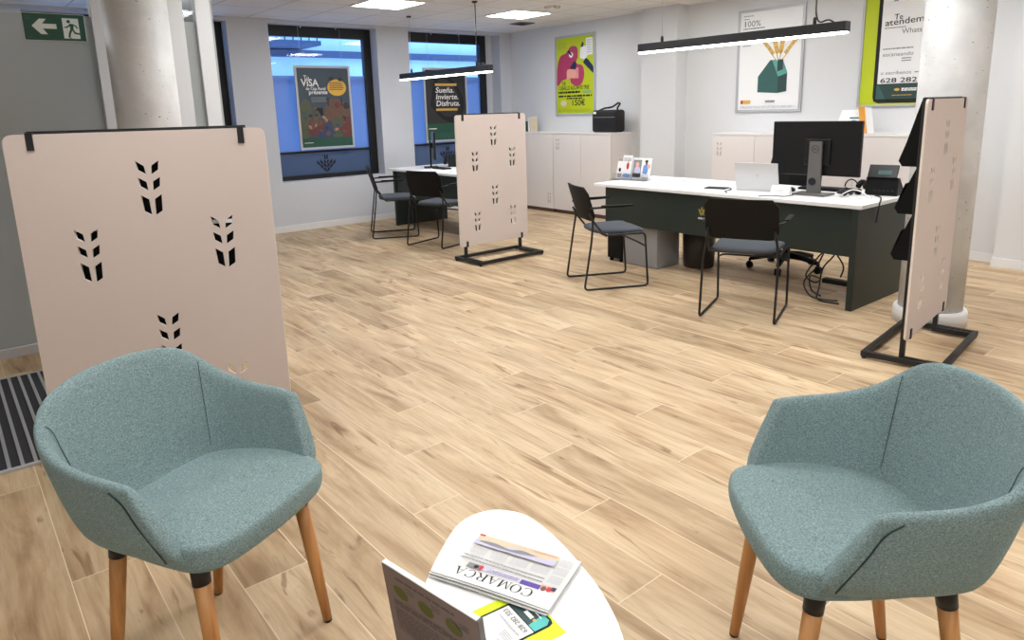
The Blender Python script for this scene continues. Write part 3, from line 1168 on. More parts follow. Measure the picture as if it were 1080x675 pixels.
# ------------------------------------------------------------------ office chairs
def make_office_chair():
    t = empty('office_chair', (0, 0, 0))
    for k in range(5):
        a = 2 * PI * k / 5 + 0.3
        c, s_ = math.cos(a), math.sin(a)
        mb = MB()
        mb.tube([(0.03 * c, 0.03 * s_, 0.125), (0.16 * c, 0.16 * s_, 0.115), (0.30 * c, 0.30 * s_, 0.085)], 0.02, 10, radii=[0.032, 0.026, 0.018])
        leg = mb.build('base_arm', 'plastic', t)
        w = MB()
        for q in (-1, 1):
            ox, oy = -s_ * 0.016 * q, c * 0.016 * q
            w.tube([(0.30 * c + ox - s_ * 0.008, 0.30 * s_ + oy + c * 0.008, 0.03), (0.30 * c + ox + s_ * 0.008, 0.30 * s_ + oy - c * 0.008, 0.03)], 0.03, 14)
        w.tube([(0.30 * c, 0.30 * s_, 0.03), (0.30 * c, 0.30 * s_, 0.09)], 0.01, 8)
        w.build('castor', 'plastic', leg)
    MB().lathe([(0.03, 0.09), (0.03, 0.25), (0.018, 0.26), (0.018, 0.42)], n=16).build('gas_column', 'plastic', t)
    MB().bbox((-0.1, -0.12, 0.42), (0.1, 0.12, 0.45), 0.01).build('mechanism', 'plastic', t)
    MB().bbox((-0.24, -0.24, 0.45), (0.24, 0.24, 0.53), 0.035, 4).build('seat', 'seatcloth', t, smooth=True)
    mb = MB()
    mb.tube(fillet([(0, -0.12, 0.44), (0, -0.29, 0.45), (0, -0.30, 0.72)], 0.08), 0.022, 8)
    mb.build('back_bracket', 'plastic', t)
    mb = MB()
    n = 28
    rings = []
    for off, k in ((-0.035, 0.85), (-0.03, 0.96), (0, 1.0), (0.025, 0.96), (0.03, 0.85)):
        ring = []
        for i in range(n):
            a = 2 * PI * i / n
            c, s_ = math.cos(a), math.sin(a)
            xx = math.copysign(abs(c) ** 0.6, c) * 0.22 * k
            zz = math.copysign(abs(s_) ** 0.6, s_) * 0.27 * k
            ring.append(mb.bm.verts.new((xx, -0.26 + off + xx * xx * 0.7 - 0.1 * zz, 0.79 + zz)))
        rings.append(ring)
    for A, B in zip(rings, rings[1:]):
        for i in range(n):
            mb.bm.faces.new((A[i], A[(i + 1) % n], B[(i + 1) % n], B[i])).smooth = True
    mb.bm.faces.new(rings[0][::-1])
    mb.bm.faces.new(rings[-1])
    mb.build('backrest', 'plastic', t)
    for sg in (-1, 1):
        mb = MB()
        mb.tube(fillet([(sg * 0.2, 0.0, 0.45), (sg * 0.28, 0.0, 0.47), (sg * 0.28, 0.0, 0.66)], 0.04), 0.015, 8)
        mb.bbox((sg * 0.28 - 0.035, -0.12, 0.66), (sg * 0.28 + 0.035, 0.12, 0.685), 0.01)
        mb.build('armrest', 'plastic', t)
    return t


oc = make_office_chair()
oc.location = (-3.13, 5.67, 0)
oc.rotation_euler = (0, 0, PI + 0.328)
tag(oc, 'black swivel office chair behind the large desk, its star base showing under it', 'office chair', 'black swivel office chairs')
oc2 = copy_tree(oc)
oc2.location = (-6.98, 5.36, 0)
oc2.rotation_euler = (0, 0, PI - 0.5)
tag(oc2, 'black swivel office chair behind the far desk, its base glimpsed beneath it', 'office chair')

# under the desk
pc = tag(empty('computer_tower', (-4.36, 4.95, 0)), 'black computer tower on small feet under the left end of the large desk', 'computer')
MB().bbox((-0.09, -0.09, 0.03), (0.09, 0.30, 0.47), 0.006).build('case', 'plastic', pc)
for sx in (-1, 1):
    for sy in (-0.06, 0.27):
        MB().lathe([(0.02, 0), (0.02, 0.031)], (sx * 0.06, sy, 0), 12).build('foot', 'plastic', pc)
pc.location = (-4.42, 4.96, 0)
bn = tag(empty('waste_bin', (-3.74, 5.235, 0)), 'dark brown cylindrical bin under the large desk beside the grey block', 'bin')
MB().lathe([(0.125, 0), (0.135, 0.01), (0.155, 0.5), (0.15, 0.5), (0.13, 0.02), (0.0, 0.015)], n=40).build('body', 'darkbrown', bn)
MB().lathe([(0.157, 0.49), (0.16, 0.5), (0.157, 0.51), (0.149, 0.505)], n=40, cap=False).build('rim', 'black', bn)
bn.location = (-3.73, 5.235, 0)
ps = tag(empty('power_strip', (-2.30, 4.98, 0)), 'black power strip fixed low inside the right desk panel', 'power strip')
MB().bbox((-0.14, -0.03, 0.12), (0.125, 0.03, 0.155), 0.005).build('strip_body', 'plastic', ps)
MB().bbox((0.05, -0.035, 0.156), (0.10, 0.03, 0.23), 0.005).build('plug', 'black', ps)
rnd = random.Random(4)
cabs = [
    ('black cable looping lowest to the floor under the desk', [(-2.42, 5.0, 0.70), (-2.44, 5.0, 0.42), (-2.52, 5.02, 0.22), (-2.58, 4.96, 0.10), (-2.50, 4.92, 0.012), (-2.36, 4.90, 0.012), (-2.30, 4.93, 0.012)]),
    ('black cable hanging straight from the desk to the power strip', [(-2.36, 5.04, 0.70), (-2.40, 5.03, 0.40), (-2.33, 5.04, 0.25), (-2.34, 5.03, 0.164)]),
    ('black cable curling in a small ring near the office chair base', [(-2.50, 5.06, 0.70), (-2.47, 5.05, 0.40), (-2.55, 5.06, 0.26), (-2.60, 5.02, 0.14), (-2.52, 5.0, 0.10), (-2.50, 5.05, 0.12), (-2.58, 5.05, 0.13), (-2.54, 5.0, 0.04), (-2.45, 4.97, 0.012)]),
    ('black cable drooping between the desk panel and the power strip', [(-2.32, 5.0, 0.70), (-2.36, 5.0, 0.38), (-2.46, 5.0, 0.22), (-2.44, 4.92, 0.09), (-2.42, 4.87, 0.012), (-2.26, 4.86, 0.012)]),
]
for lb, pts in cabs:
    c = MB().tube(catmull(pts, 6), 0.006, 6).build('power_cable', 'black')
    tag(c, lb, 'cable', 'black cables under the large desk')

# ------------------------------------------------------------------ things on the large desk
ZD = 0.74
mo = tag(empty('computer_monitor', (-2.655, 5.15, ZD), 0.02), 'black widescreen monitor seen from behind on the large desk', 'monitor')
MB().bbox((-0.372, 0.045, 0.142), (0.318, 0.075, 0.550), 0.006).build('screen_housing', 'screen', mo)
MB().bbox((-0.10, 0.030, 0.22), (0.10, 0.046, 0.42), 0.01).build('back_bulge', 'screen', mo)
mb = MB()
mb.prism([(-0.052, 0.0, 0.012), (0.052, 0.0, 0.012), (0.046, 0.0, 0.40), (-0.046, 0.0, 0.40)], (0, 0.024, 0))
stn = mb.build('stand', 'stand', mo)
ring = MB().tube([(0.026 * math.cos(a), 0, 0.026 * math.sin(a)) for a in [2 * PI * k / 20 for k in range(20)]], 0.004, 6, closed=True)
ring.build('cable_hole_ring', 'black', stn, (-0.01, -0.001, 0.10))
MB().tube([(-0.01, -0.002, 0.10), (-0.01, 0.001, 0.10)], 0.023, 20).build('cable_hole', 'ink', stn)
f = Flat.__new__(Flat)
f.w = f.h = 1
f.mb = MB()
f.mats = []
f.layer = 2
f.text('DELL', -0.019, -0.007, 0.02, 'ink', bold=0.01, width=0.038)
f.build('maker_mark', stn, (0.0, 0.0, 0.345))
MB().tube([(0.028 * math.cos(a), -0.001, 0.345 + 0.025 * math.sin(a)) for a in [2 * PI * k / 24 for k in range(24)]], 0.0016, 5, closed=True).build('mark_ring', 'ink', stn)
MB().bbox((-0.13, -0.09, 0.0), (0.13, 0.09, 0.013), 0.004).build('stand_base', 'stand', mo)

lp = tag(empty('laptop', (-3.10, 5.11, ZD), 0.12), 'open silver laptop with its lid towards us beside the monitor', 'laptop')
MB().bbox((-0.18, 0.0, 0.0), (0.18, 0.24, 0.014), 0.004).build('keyboard_deck', 'laptop', lp)
mb = MB()
mb.bbox((-0.18, -0.004, 0.0), (0.18, 0.004, 0.218), 0.003)
lid = mb.build('lid', 'laptop', lp, (0, 0.0, 0.016))
lid.rotation_euler = (rad(12), 0, 0)
f = Flat.__new__(Flat)
f.w = f.h = 1
f.mb = MB()
f.mats = []
f.layer = 1
f.ell(0, 0, 0.013, 0.013, 'ink_light')
f.build('lid_mark', lid, (0.01, -0.0042, 0.115))

tb = tag(MB().bbox((-0.09, -0.055, 0), (0.09, 0.055, 0.009), 0.003).build('tablet', 'ink', None, (-3.46, 5.08, ZD), rz=0.25), 'small dark tablet lying flat left of the laptop', 'tablet')
hm = tag(empty('card_stand', (-2.815, 4.975, ZD), 0.05), 'small white folded card in front of the monitor', 'card')
MB().prism([(-0.075, -0.03, 0), (-0.075, 0.03, 0), (-0.075, 0.002, 0.075), (-0.075, -0.002, 0.075)], (0.15, 0, 0)).build('folded_card', 'white', hm)
f = Flat.__new__(Flat)
f.w = f.h = 1
f.mb = MB()
f.mats = []
f.layer = 2
f.lines(-0.03, 0.03, 0.02, 0.05, 3, 'ink_light')
q = f.build('print', hm, (0, -0.0225, 0))
q.rotation_euler = (-math.atan2(0.028, 0.075), 0, 0)
q.location = (0, -0.031, 0)

ms = MB()
ms.lathe([(0.03, 0), (0.033, 0.008), (0.028, 0.024), (0.012, 0.034), (0.001, 0.036)], n=20)
o = ms.build('computer_mouse', 'plastic', None, (-2.885, 5.24, ZD), smooth=True)
o.scale = (1, 1.6, 1)
tag(o, 'black computer mouse behind the white card left of the monitor stand', 'mouse')
kb = tag(empty('keyboard', (-2.70, 5.48, ZD), 0.0), 'black keyboard lying behind the monitor stand', 'keyboard')
MB().bbox((-0.22, -0.065, 0), (0.22, 0.065, 0.018), 0.005).build('key_tray', 'plastic', kb)
ks = MB()
for r_ in range(5):
    for c_ in range(15):
        ks.box((-0.205 + c_ * 0.0275, -0.055 + r_ * 0.0225, 0.018), (-0.182 + c_ * 0.0275, -0.037 + r_ * 0.0225, 0.023))
ks.build('keys', 'ink', kb)

# bundled black cloth-like cable lump and white cable
mb = MB()
rnd = random.Random(7)
pts = []
for k in range(26):
    a = k * 0.83
    pts.append((0.06 * math.cos(a) * rnd.uniform(0.4, 1.1), 0.035 * math.sin(a) * rnd.uniform(0.4, 1.1), 0.012 + 0.03 * abs(math.sin(k * 0.6))))
mb.tube(catmull(pts, 4), 0.0095, 7)
tag(mb.build('cable_bundle', 'black', None, (-2.44, 5.22, ZD)), 'tangled bundle of black cable right of the monitor stand', 'cable')
wc = [(-0.10, -0.02, 0.004), (-0.07, 0.01, 0.035), (-0.02, 0.02, 0.055), (0.04, 0.015, 0.045), (0.09, 0.0, 0.02), (0.12, -0.02, 0.004), (0.04, -0.04, 0.004)]
tag(MB().tube(catmull(wc, 6), 0.0045, 6).build('white_cable', 'cablewhite', None, (-2.34, 5.16, ZD)), 'white cable arching over the desk near its right corner', 'cable')
bc = [(-3.38, 5.15, 0.745), (-3.30, 5.05, 0.745), (-3.27, 4.92, 0.745), (-3.2, 4.84, 0.745)]
tag(MB().tube(catmull(bc, 6), 0.004, 6).build('charging_cable', 'ink', None), 'thin dark cable running from the tablet to the desk front', 'cable')
bc = [(-2.90, 4.80, 0.745), (-2.84, 4.88, 0.745), (-2.74, 4.91, 0.745), (-2.70, 5.02, 0.758)]
tag(MB().tube(catmull(bc, 6), 0.0035, 6).build('monitor_cable', 'ink', None), 'thin dark cable in front of the monitor base', 'cable')
bc = [(-2.27, 5.33, 0.7465), (-2.2, 5.25, 0.748), (-2.15, 5.15, 0.748), (-2.118, 5.07, 0.7475), (-2.1075, 5.03, 0.72), (-2.1075, 5.0, 0.60)]
tag(MB().tube(catmull(bc, 6), 0.005, 6).build('telephone_cable', 'ink', None), 'dark cable going over the right edge of the desk', 'cable')

ph = tag(empty('desk_telephone', (-2.27, 5.49, ZD), 0.15), 'black office telephone with tilted screen on the large desk', 'telephone')
MB().prism([(-0.11, -0.11, 0), (-0.11, 0.12, 0), (-0.11, -0.06, 0.13), (-0.11, -0.085, 0.13)], (0.22, 0, 0)).build('body', 'plastic', ph)
mb = MB()
mb.bbox((-0.10, -0.006, -0.045), (0.10, 0.012, 0.06), 0.004)
sc = mb.build('display', 'screen', ph, (0.0, -0.085, 0.17))
sc.rotation_euler = (rad(-30), 0, 0)
MB().bbox((-0.03, -0.0085, -0.02), (0.06, -0.0062, 0.012), 0.0005).build('label_strip', 'tealdark', sc)
mb = MB()
mb.tube(catmull([(-0.16, -0.10, 0.06), (-0.155, -0.05, 0.085), (-0.155, 0.03, 0.075), (-0.16, 0.09, 0.035)], 6), 0.02, 10)
mb.build('handset', 'plastic', ph)
mb = MB()
for k in range(5):
    mb.box((-0.05 + k * 0.03, -0.118, 0.03), (-0.032 + k * 0.03, -0.1105, 0.045))
mb.build('keys', 'ink', ph)
hs = tag(empty('headset', (-2.55, 5.60, ZD)), 'thin black headset standing between the keyboard and the telephone', 'headset')
MB().tube([(0.0, 0.085 * math.cos(a) * 0.9, 0.085 + 0.075 * math.sin(a)) for a in [PI * k / 14 for k in range(15)]], 0.006, 8).build('headband', 'plastic', hs)
for sy in (-1, 1):
    MB().lathe([(0.012, -0.0), (0.03, 0.005), (0.03, 0.02), (0.01, 0.025)], n=18).build('ear_cup', 'plastic', hs, (0, sy * 0.075 - 0.0, 0.05)).rotation_euler = (PI / 2, 0, 0)
    MB().lathe([(0.026, -0.01), (0.026, 0.002)], n=18).build('ear_pad', 'seatcloth', hs, (0, sy * 0.07, 0.05)).rotation_euler = (PI / 2, 0, 0)
hs.rotation_euler = (0, 0, PI / 2 - 0.3)
hs.location = (-2.46, 5.36, ZD - 0.018)
hs.scale = (0.8, 0.8, 0.8)

# leaflet holder with three leaflets
lh = tag(empty('leaflet_holder', (-4.51, 5.19, ZD), 0.10), 'clear acrylic leaflet holder at the left end of the large desk', 'leaflet holder')
MB().box((-0.20, -0.06, 0), (0.20, 0.09, 0.004)).build('base', 'acrylic', lh)
mb = MB()
mb.prism([(-0.20, 0.045, 0.004), (-0.20, 0.05, 0.004), (-0.20, 0.095, 0.19), (-0.20, 0.09, 0.19)], (0.40, 0, 0))
mb.build('back_plate', 'acrylic', lh)
mb = MB()
mb.prism([(-0.20, -0.012, 0.004), (-0.20, -0.008, 0.004), (-0.20, 0.003, 0.06), (-0.20, -0.001, 0.06)], (0.40, 0, 0))
mb.build('front_lip', 'acrylic', lh)


def leaflet(dx, w, h, kind, label, lean=0.22, dy=0.0):
    t = tag(empty('leaflet', (0, 0, 0)), label, 'leaflet', 'leaflets in the desk holder')
    c, s_ = math.cos(0.10), math.sin(0.10)
    yy = 0.02 + dy
    t.location = (-4.51 + c * dx - s_ * yy, 5.19 + s_ * dx + c * yy, ZD + 0.006)
    t.rotation_euler = (-lean, 0, 0.10)
    MB().box((-w / 2, 0.0, 0), (w / 2, 0.003, h)).build('sheet', 'white', t)
    f = Flat.__new__(Flat)
    f.w, f.h, f.mb, f.mats, f.layer = w, h, MB(), [], 2
    if kind == 0:
        f.ell(0.01, h * 0.55, 0.016, 0.035, 'red')
        f.ell(0.012, h * 0.72, 0.009, 0.012, 'peach')
        f.lines(-w * 0.4, w * 0.4, h * 0.75, h * 0.9, 3, 'ink_grey', 1)
        f.blob([(-0.045, 0.02), (0.04, 0.015), (0.045, 0.045), (-0.02, 0.05)], 'skyblue')
    elif kind == 1:
        f.rect(-w * 0.45, h * 0.28, w * 0.45, h * 0.9, 'ink_grey')
        f.ell(0.0, h * 0.68, 0.02, 0.026, 'peach')
        f.blob([(-0.03, h * 0.3), (0.035, h * 0.3), (0.03, h * 0.55), (-0.02, h * 0.56)], 'lilac')
        f.rect(-w * 0.45, h * 0.1, w * 0.45, h * 0.28, 'ink')
    elif kind == 2:
        f.ell(-0.005, h * 0.84, 0.018, 0.014, 'ink')
        f.ell(-0.003, h * 0.74, 0.012, 0.018, 'skin1')
        f.blob([(-0.04, h * 0.3), (0.01, h * 0.28), (0.02, h * 0.6), (-0.01, h * 0.68), (-0.035, h * 0.62)], 'skyblue')
        f.ell(0.025, h * 0.62, 0.018, 0.022, 'peach')
        f.lines(-w * 0.4, w * 0.4, h * 0.03, h * 0.12, 2, 'ink_grey', 2)
    else:
        f.ell(-0.01, h * 0.5, 0.014, 0.02, 'ink')
        f.rect(-w * 0.4, h * 0.06, w * 0.2, h * 0.3, 'ink_grey')
    f.build('print', t)
    return t


leaflet(-0.15, 0.085, 0.17, 3, 'leaflet with a dark figure, leftmost in the desk holder', dy=0.012)
leaflet(-0.075, 0.11, 0.23, 0, 'white leaflet with a red figure, second from left in the desk holder', dy=0.004)
leaflet(0.045, 0.105, 0.21, 1, 'grey photo leaflet in the middle of the desk holder', dy=0.004)
leaflet(0.155, 0.10, 0.21, 2, 'leaflet with a man in blue at the right of the desk holder', dy=-0.002)
pp = MB()
for k in range(4):
    pp.box((-0.15 + 0.004 * k, -0.10, 0.003 * k), (0.15 - 0.006 * k, 0.11, 0.003 * k + 0.0025), 0)
tag(pp.build('paper_stack', 'white', None, (-4.15, 5.46, ZD), rz=0.15), 'thin stack of white papers behind the leaflet holder', 'papers')

# ------------------------------------------------------------------ things on the far desk
m2 = tag(empty('computer_monitor', (-7.62, 4.92, ZD), rad(-30)), 'black monitor seen edge-on at the left end of the far desk', 'monitor')
MB().bbox((-0.26, 0.04, 0.11), (0.26, 0.065, 0.45), 0.006).build('screen_housing', 'screen', m2)
mb = MB()
mb.prism([(-0.03, 0.0, 0.012), (0.03, 0.0, 0.012), (0.025, 0.0, 0.34), (-0.025, 0.0, 0.34)], (0, 0.02, 0))
mb.box((-0.03, 0.015, 0.25), (0.03, 0.045, 0.31))
mb.build('stand', 'plastic', m2)
MB().bbox((-0.11, -0.08, 0.0), (0.11, 0.10, 0.012), 0.004).build('stand_base', 'plastic', m2)
p2 = tag(empty('desk_telephone', (-7.50, 5.24, ZD), 0.9), 'black office telephone beside the edge-on monitor on the far desk', 'telephone')
MB().prism([(-0.10, -0.10, 0), (-0.10, 0.10, 0), (-0.10, 0.08, 0.10), (-0.10, 0.05, 0.12)], (0.2, 0, 0)).build('body', 'plastic', p2)
mb = MB()
mb.tube(catmull([(-0.14, -0.09, 0.05), (-0.135, -0.04, 0.075), (-0.135, 0.03, 0.10), (-0.14, 0.08, 0.11)], 6), 0.02, 10)
mb.build('handset', 'plastic', p2)
MB().bbox((-0.06, 0.02, 0.10), (0.08, 0.06, 0.16), 0.006).build('display', 'screen', p2)
bx = tag(empty('label_printer', (-7.05, 5.25, ZD), 0.2), 'black boxy printer on the far desk, half hidden by the middle screen', 'printer')
MB().bbox((-0.19, -0.15, 0), (0.19, 0.15, 0.20), 0.012, 3).build('body', 'plastic', bx)
MB().bbox((-0.15, -0.155, 0.06), (0.15, -0.148, 0.09), 0.002).build('paper_slot', 'ink', bx)
MB().bbox((-0.12, -0.09, 0.20), (0.12, 0.11, 0.215), 0.004).build('top_lid', 'screen', bx)
for k, (x, y, rz, lb) in enumerate(((-6.95, 4.75, 0.2, 'white sheet nearest the front edge of the far desk'), (-6.72, 4.95, -0.15, 'white sheet farther back on the far desk by the printer'))):
    tag(MB().box((-0.15, -0.105, 0.0005), (0.15, 0.105, 0.006)).build('paper_sheet', 'white', None, (x, y, ZD), rz=rz), lb, 'paper')
kb2 = tag(empty('keyboard', (-7.15, 4.84, ZD), 0.0), 'black keyboard lying on the far desk right of the monitor', 'keyboard')
kb2.location = (-7.30, 4.88, ZD)
MB().bbox((-0.14, -0.05, 0), (0.14, 0.05, 0.016), 0.004).build('key_tray', 'plastic', kb2)
ks = MB()
for r_ in range(4):
    for c_ in range(10):
        ks.box((-0.13 + c_ * 0.0265, -0.042 + r_ * 0.022, 0.016), (-0.108 + c_ * 0.0265, -0.026 + r_ * 0.022, 0.02))
ks.build('keys', 'ink', kb2)


# ------------------------------------------------------------------ cabinets along the back wall
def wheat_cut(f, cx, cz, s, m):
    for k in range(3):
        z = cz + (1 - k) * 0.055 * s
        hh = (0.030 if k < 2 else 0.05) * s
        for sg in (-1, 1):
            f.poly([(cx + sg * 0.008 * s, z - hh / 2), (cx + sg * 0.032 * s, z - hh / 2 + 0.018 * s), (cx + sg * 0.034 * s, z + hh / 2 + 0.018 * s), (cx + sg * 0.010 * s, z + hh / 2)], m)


def cabinet(x0, x1, y0, h, label, handles):
    t = tag(empty('storage_cabinet', (x0, y0, 0)), label, 'cabinet', 'pale cabinets along the back wall')
    w, d = x1 - x0, YW - 0.003 - y0
    MB().box((0.02, 0.03, 0.0), (w - 0.02, d, 0.05)).build('plinth', 'cabdark', t)
    MB().bbox((0, 0.022, 0.05), (w, d, h - 0.022), 0.002).build('carcass', 'cab', t)
    MB().bbox((0, -0.004, h - 0.021), (w, d, h), 0.002).build('top', 'cabtop', t)
    for k in range(2):
        dx0 = 0.003 + k * (w / 2)
        dr = MB().bbox((dx0, 0.0, 0.055), (dx0 + w / 2 - 0.005, 0.02, h - 0.025), 0.0015).build('door', 'cab', t)
        hz = handles[k]
        if hz is not None:
            f = Flat.__new__(Flat)
            f.w = f.h = 1
            f.mb, f.mats, f.layer = MB(), [], 1
            hx = dx0 + (0.09 if k == hz[0] else w / 2 - 0.09)
            wheat_cut(f, hx, hz[1], 0.95, 'cabcut')
            f.build('handle_cutout', dr, (0, 0, 0))
    return t


cabinet(-8.28, -7.205, 6.67, 1.115, 'pale cabinet in the corner, carrying small books, left of its twin', [None, (0, 0.20)])
cabinet(-7.20, -6.125, 6.67, 1.115, 'pale cabinet below the yellow poster, topped by a black bag', [(0, 0.95), None])
cabinet(-4.62, -3.585, 6.67, 1.125, 'pale cabinet beneath the house poster, behind the laptop', [(0, 0.95), None])
cabinet(-3.58, -2.545, 6.67, 1.125, 'pale cabinet beneath the green phone poster, behind the monitor', [None, None])

bg = tag(empty('carry_bag', (-6.34, 6.86, 1.115), 0.04), 'black carry bag with a white tag standing on the cabinet', 'bag')
MB().bbox((-0.205, -0.10, 0.001), (0.205, 0.10, 0.285), 0.035, 4).build('bag_body', 'bag', bg, smooth=True)
mb = MB()
mb.tube(catmull([(-0.15, 0.0, 0.28), (-0.05, -0.02, 0.305), (0.06, 0.0, 0.32), (0.15, 0.01, 0.365), (0.19, 0.0, 0.355), (0.17, -0.02, 0.31), (0.19, -0.04, 0.26)], 6), 0.012, 8)
mb.build('strap', 'bag', bg)
MB().bbox((-0.17, -0.106, 0.235), (-0.12, -0.101, 0.265), 0.001).build('tag', 'white', bg)
MB().tube([(0.145 + 0.014 * math.cos(a), 0.01, 0.372 + 0.014 * math.sin(a)) for a in [2 * PI * k / 12 for k in range(12)]], 0.004, 6, closed=True).build('buckle', 'alu', bg)
MB().box((-0.19, -0.103, 0.19), (0.19, -0.1005, 0.196)).build('zip', 'ink_grey', bg)
x = -8.03
for k, (w_, h_, m_, lb) in enumerate(((0.10, 0.15, 'tealmid', 'dark green box standing on the corner cabinet'), (0.09, 0.20, 'white', 'white booklet standing on the corner cabinet'), (0.012, 0.21, 'sand', 'sand coloured thin folder leaning on the corner cabinet'))):
    t = tag(empty('booklet', (x + w_ / 2, 6.86, 1.115)), lb, 'booklet', 'booklets on the corner cabinet')
    MB().bbox((-w_ / 2, -0.07 + (0.05 if k == 1 else 0), 0), (w_ / 2, 0.07, h_), 0.002).build('cover', m_, t)
    MB().box((-w_ / 2 + 0.003, -0.066 + (0.05 if k == 1 else 0), h_), (w_ / 2 - 0.003, 0.066, h_ + 0.002)).build('page_block', 'white', t)
    x += w_ + 0.012

# brochures behind the monitor
t = tag(empty('brochure', (-3.24, 6.88, 1.125), 0.0), 'white brochure with a green print standing on the cabinet above the monitor', 'brochure')
mb = MB()
mb.prism([(-0.11, -0.05, 0), (0.12, -0.05, 0), (0.12, 0.05, 0.22), (-0.085, 0.05, 0.22)], (0, 0.004, 0))
mb.build('cover', 'white', t)
f = Flat.__new__(Flat)
f.w = f.h = 1
f.mb, f.mats, f.layer = MB(), [], 2
f.blob([(0.0, 0.03), (0.09, 0.03), (0.09, 0.12), (0.03, 0.13)], 'teal')
f.rect(0.01, 0.15, 0.10, 0.165, 'tealdark')
q = f.build('print', t, (0, -0.051, 0))
q.rotation_euler = (-math.atan2(0.1, 0.22), 0, 0)
t = tag(empty('brochure', (-3.08, 6.85, 1.125), 0.9), 'orange edged brochure leaning beside the white one above the monitor', 'brochure')
mb = MB()
mb.prism([(-0.03, -0.03, 0), (0.03, -0.03, 0), (0.03, 0.05, 0.25), (-0.03, 0.05, 0.25)], (0, 0.006, 0))
mb.build('cover', 'orange', t)
mb = MB()
mb.prism([(-0.028, -0.023, 0), (0.10, -0.023, 0), (0.10, 0.057, 0.235), (-0.028, 0.057, 0.248)], (0, 0.004, 0))
mb.build('pages', 'white', t)

# ------------------------------------------------------------------ posters and signs
def poster(name, label, loc, rz, w, h, base, draw, fr=0.028, frame_mat='silver', cat='poster', group=None, depth=0.02):
    t = tag(empty(name, loc, rz), label, cat, group)
    mb = MB()
    mb.bbox((0, -depth, 0), (w, 0, fr), 0.003)
    mb.bbox((0, -depth, h - fr), (w, 0, h), 0.003)
    mb.bbox((0, -depth, fr), (fr, 0, h - fr), 0.003)
    mb.bbox((w - fr, -depth, fr), (w, 0, h - fr), 0.003)
    mb.build('frame', frame_mat, t)
    MB().box((fr * 0.8, -0.006, fr * 0.8), (w - fr * 0.8, -0.001, h - fr * 0.8)).build('backing', 'white', t)
    f = Flat(w - 2 * fr, h - 2 * fr, base)
    draw(f, w - 2 * fr, h - 2 * fr)
    f.build('print', t, (fr, -0.0075, fr))
    return t


def P(w, h, *pts):
    return [(a * w, b_ * h) for a, b_ in pts]


def draw_lime(f, w, h):
    f.blob(P(w, h, (0.0, 0.38), (0.02, 0.62), (0.10, 0.76), (0.26, 0.80), (0.40, 0.88), (0.56, 0.86), (0.58, 0.74), (0.54, 0.66), (0.70, 0.62), (0.75, 0.52), (0.70, 0.40), (0.55, 0.36), (0.40, 0.40), (0.36, 0.46), (0.15, 0.44), (0.06, 0.38)), 'pink')
    f.rect(0.44 * w, 0.46 * h, 0.60 * w, 0.60 * h, 'pinklight')
    f.blob(P(w, h, (0.28, 0.46), (0.50, 0.48), (0.52, 0.56), (0.30, 0.58)), 'peach')
    f.ell(0.40 * w, 0.77 * h, 0.055 * w, 0.035 * h, 'white')
    f.blob(P(w, h, (0.30, 0.82), (0.34, 0.83), (0.42, 0.78), (0.40, 0.76)), 'ink')
    f.blob(P(w, h, (0.36, 0.60), (0.52, 0.58), (0.54, 0.66), (0.48, 0.68)), 'navy')
    f.blob(P(w, h, (0.64, 0.72), (0.66, 0.84), (0.76, 0.87), (0.88, 0.82), (0.86, 0.76), (0.76, 0.70)), 'white')
    f.blob(P(w, h, (0.66, 0.86), (0.70, 0.92), (0.74, 0.90), (0.72, 0.86)), 'navy')
    f.blob(P(w, h, (0.72, 0.66), (0.80, 0.71), (0.90, 0.66), (1.0, 0.58), (1.0, 0.51), (0.86, 0.58)), 'navy')
    f.rect(0.80 * w, 0.75 * h, 0.97 * w, 0.965 * h, 'white')
    f.lines(0.82 * w, 0.95 * w, 0.77 * h, 0.95 * h, 6, 'ink_light', 3)
    f.lines(0.05 * w, 0.28 * w, 0.86 * h, 0.94 * h, 4, 'mustard', 5)
    f.text('THE', 0.13 * w, 0.375 * h, 0.075, 'ink', bold=0.006, width=0.12 * w)
    f.text('CABALLO ALICANTE TREE', 0.06 * w, 0.315 * h, 0.075, 'ink', bold=0.006, width=0.82 * w)
    f.lines(0.05 * w, 0.66 * w, 0.262 * h, 0.30 * h, 1, 'ink', 4, 0.7)
    f.lines(0.70 * w, 0.96 * w, 0.262 * h, 0.30 * h, 2, 'teal', 6)
    f.lines(0.05 * w, 0.97 * w, 0.215 * h, 0.245 * h, 1, 'ink', 8, 0.7)
    f.lines(0.28 * w, 0.72 * w, 0.185 * h, 0.212 * h, 1, 'ink', 9, 0.7)
    f.ell(0.19 * w, 0.135 * h, 0.08 * w, 0.043 * h, 'sand')
    f.rect(0.31 * w, 0.11 * h, 0.36 * w, 0.15 * h, 'gold')
    f.text('150\u20ac', 0.40 * w, 0.105 * h, 0.11, 'ink', bold=0.012, width=0.34 * w)
    f.lines(0.04 * w, 0.96 * w, 0.02 * h, 0.06 * h, 3, 'mustard', 10)


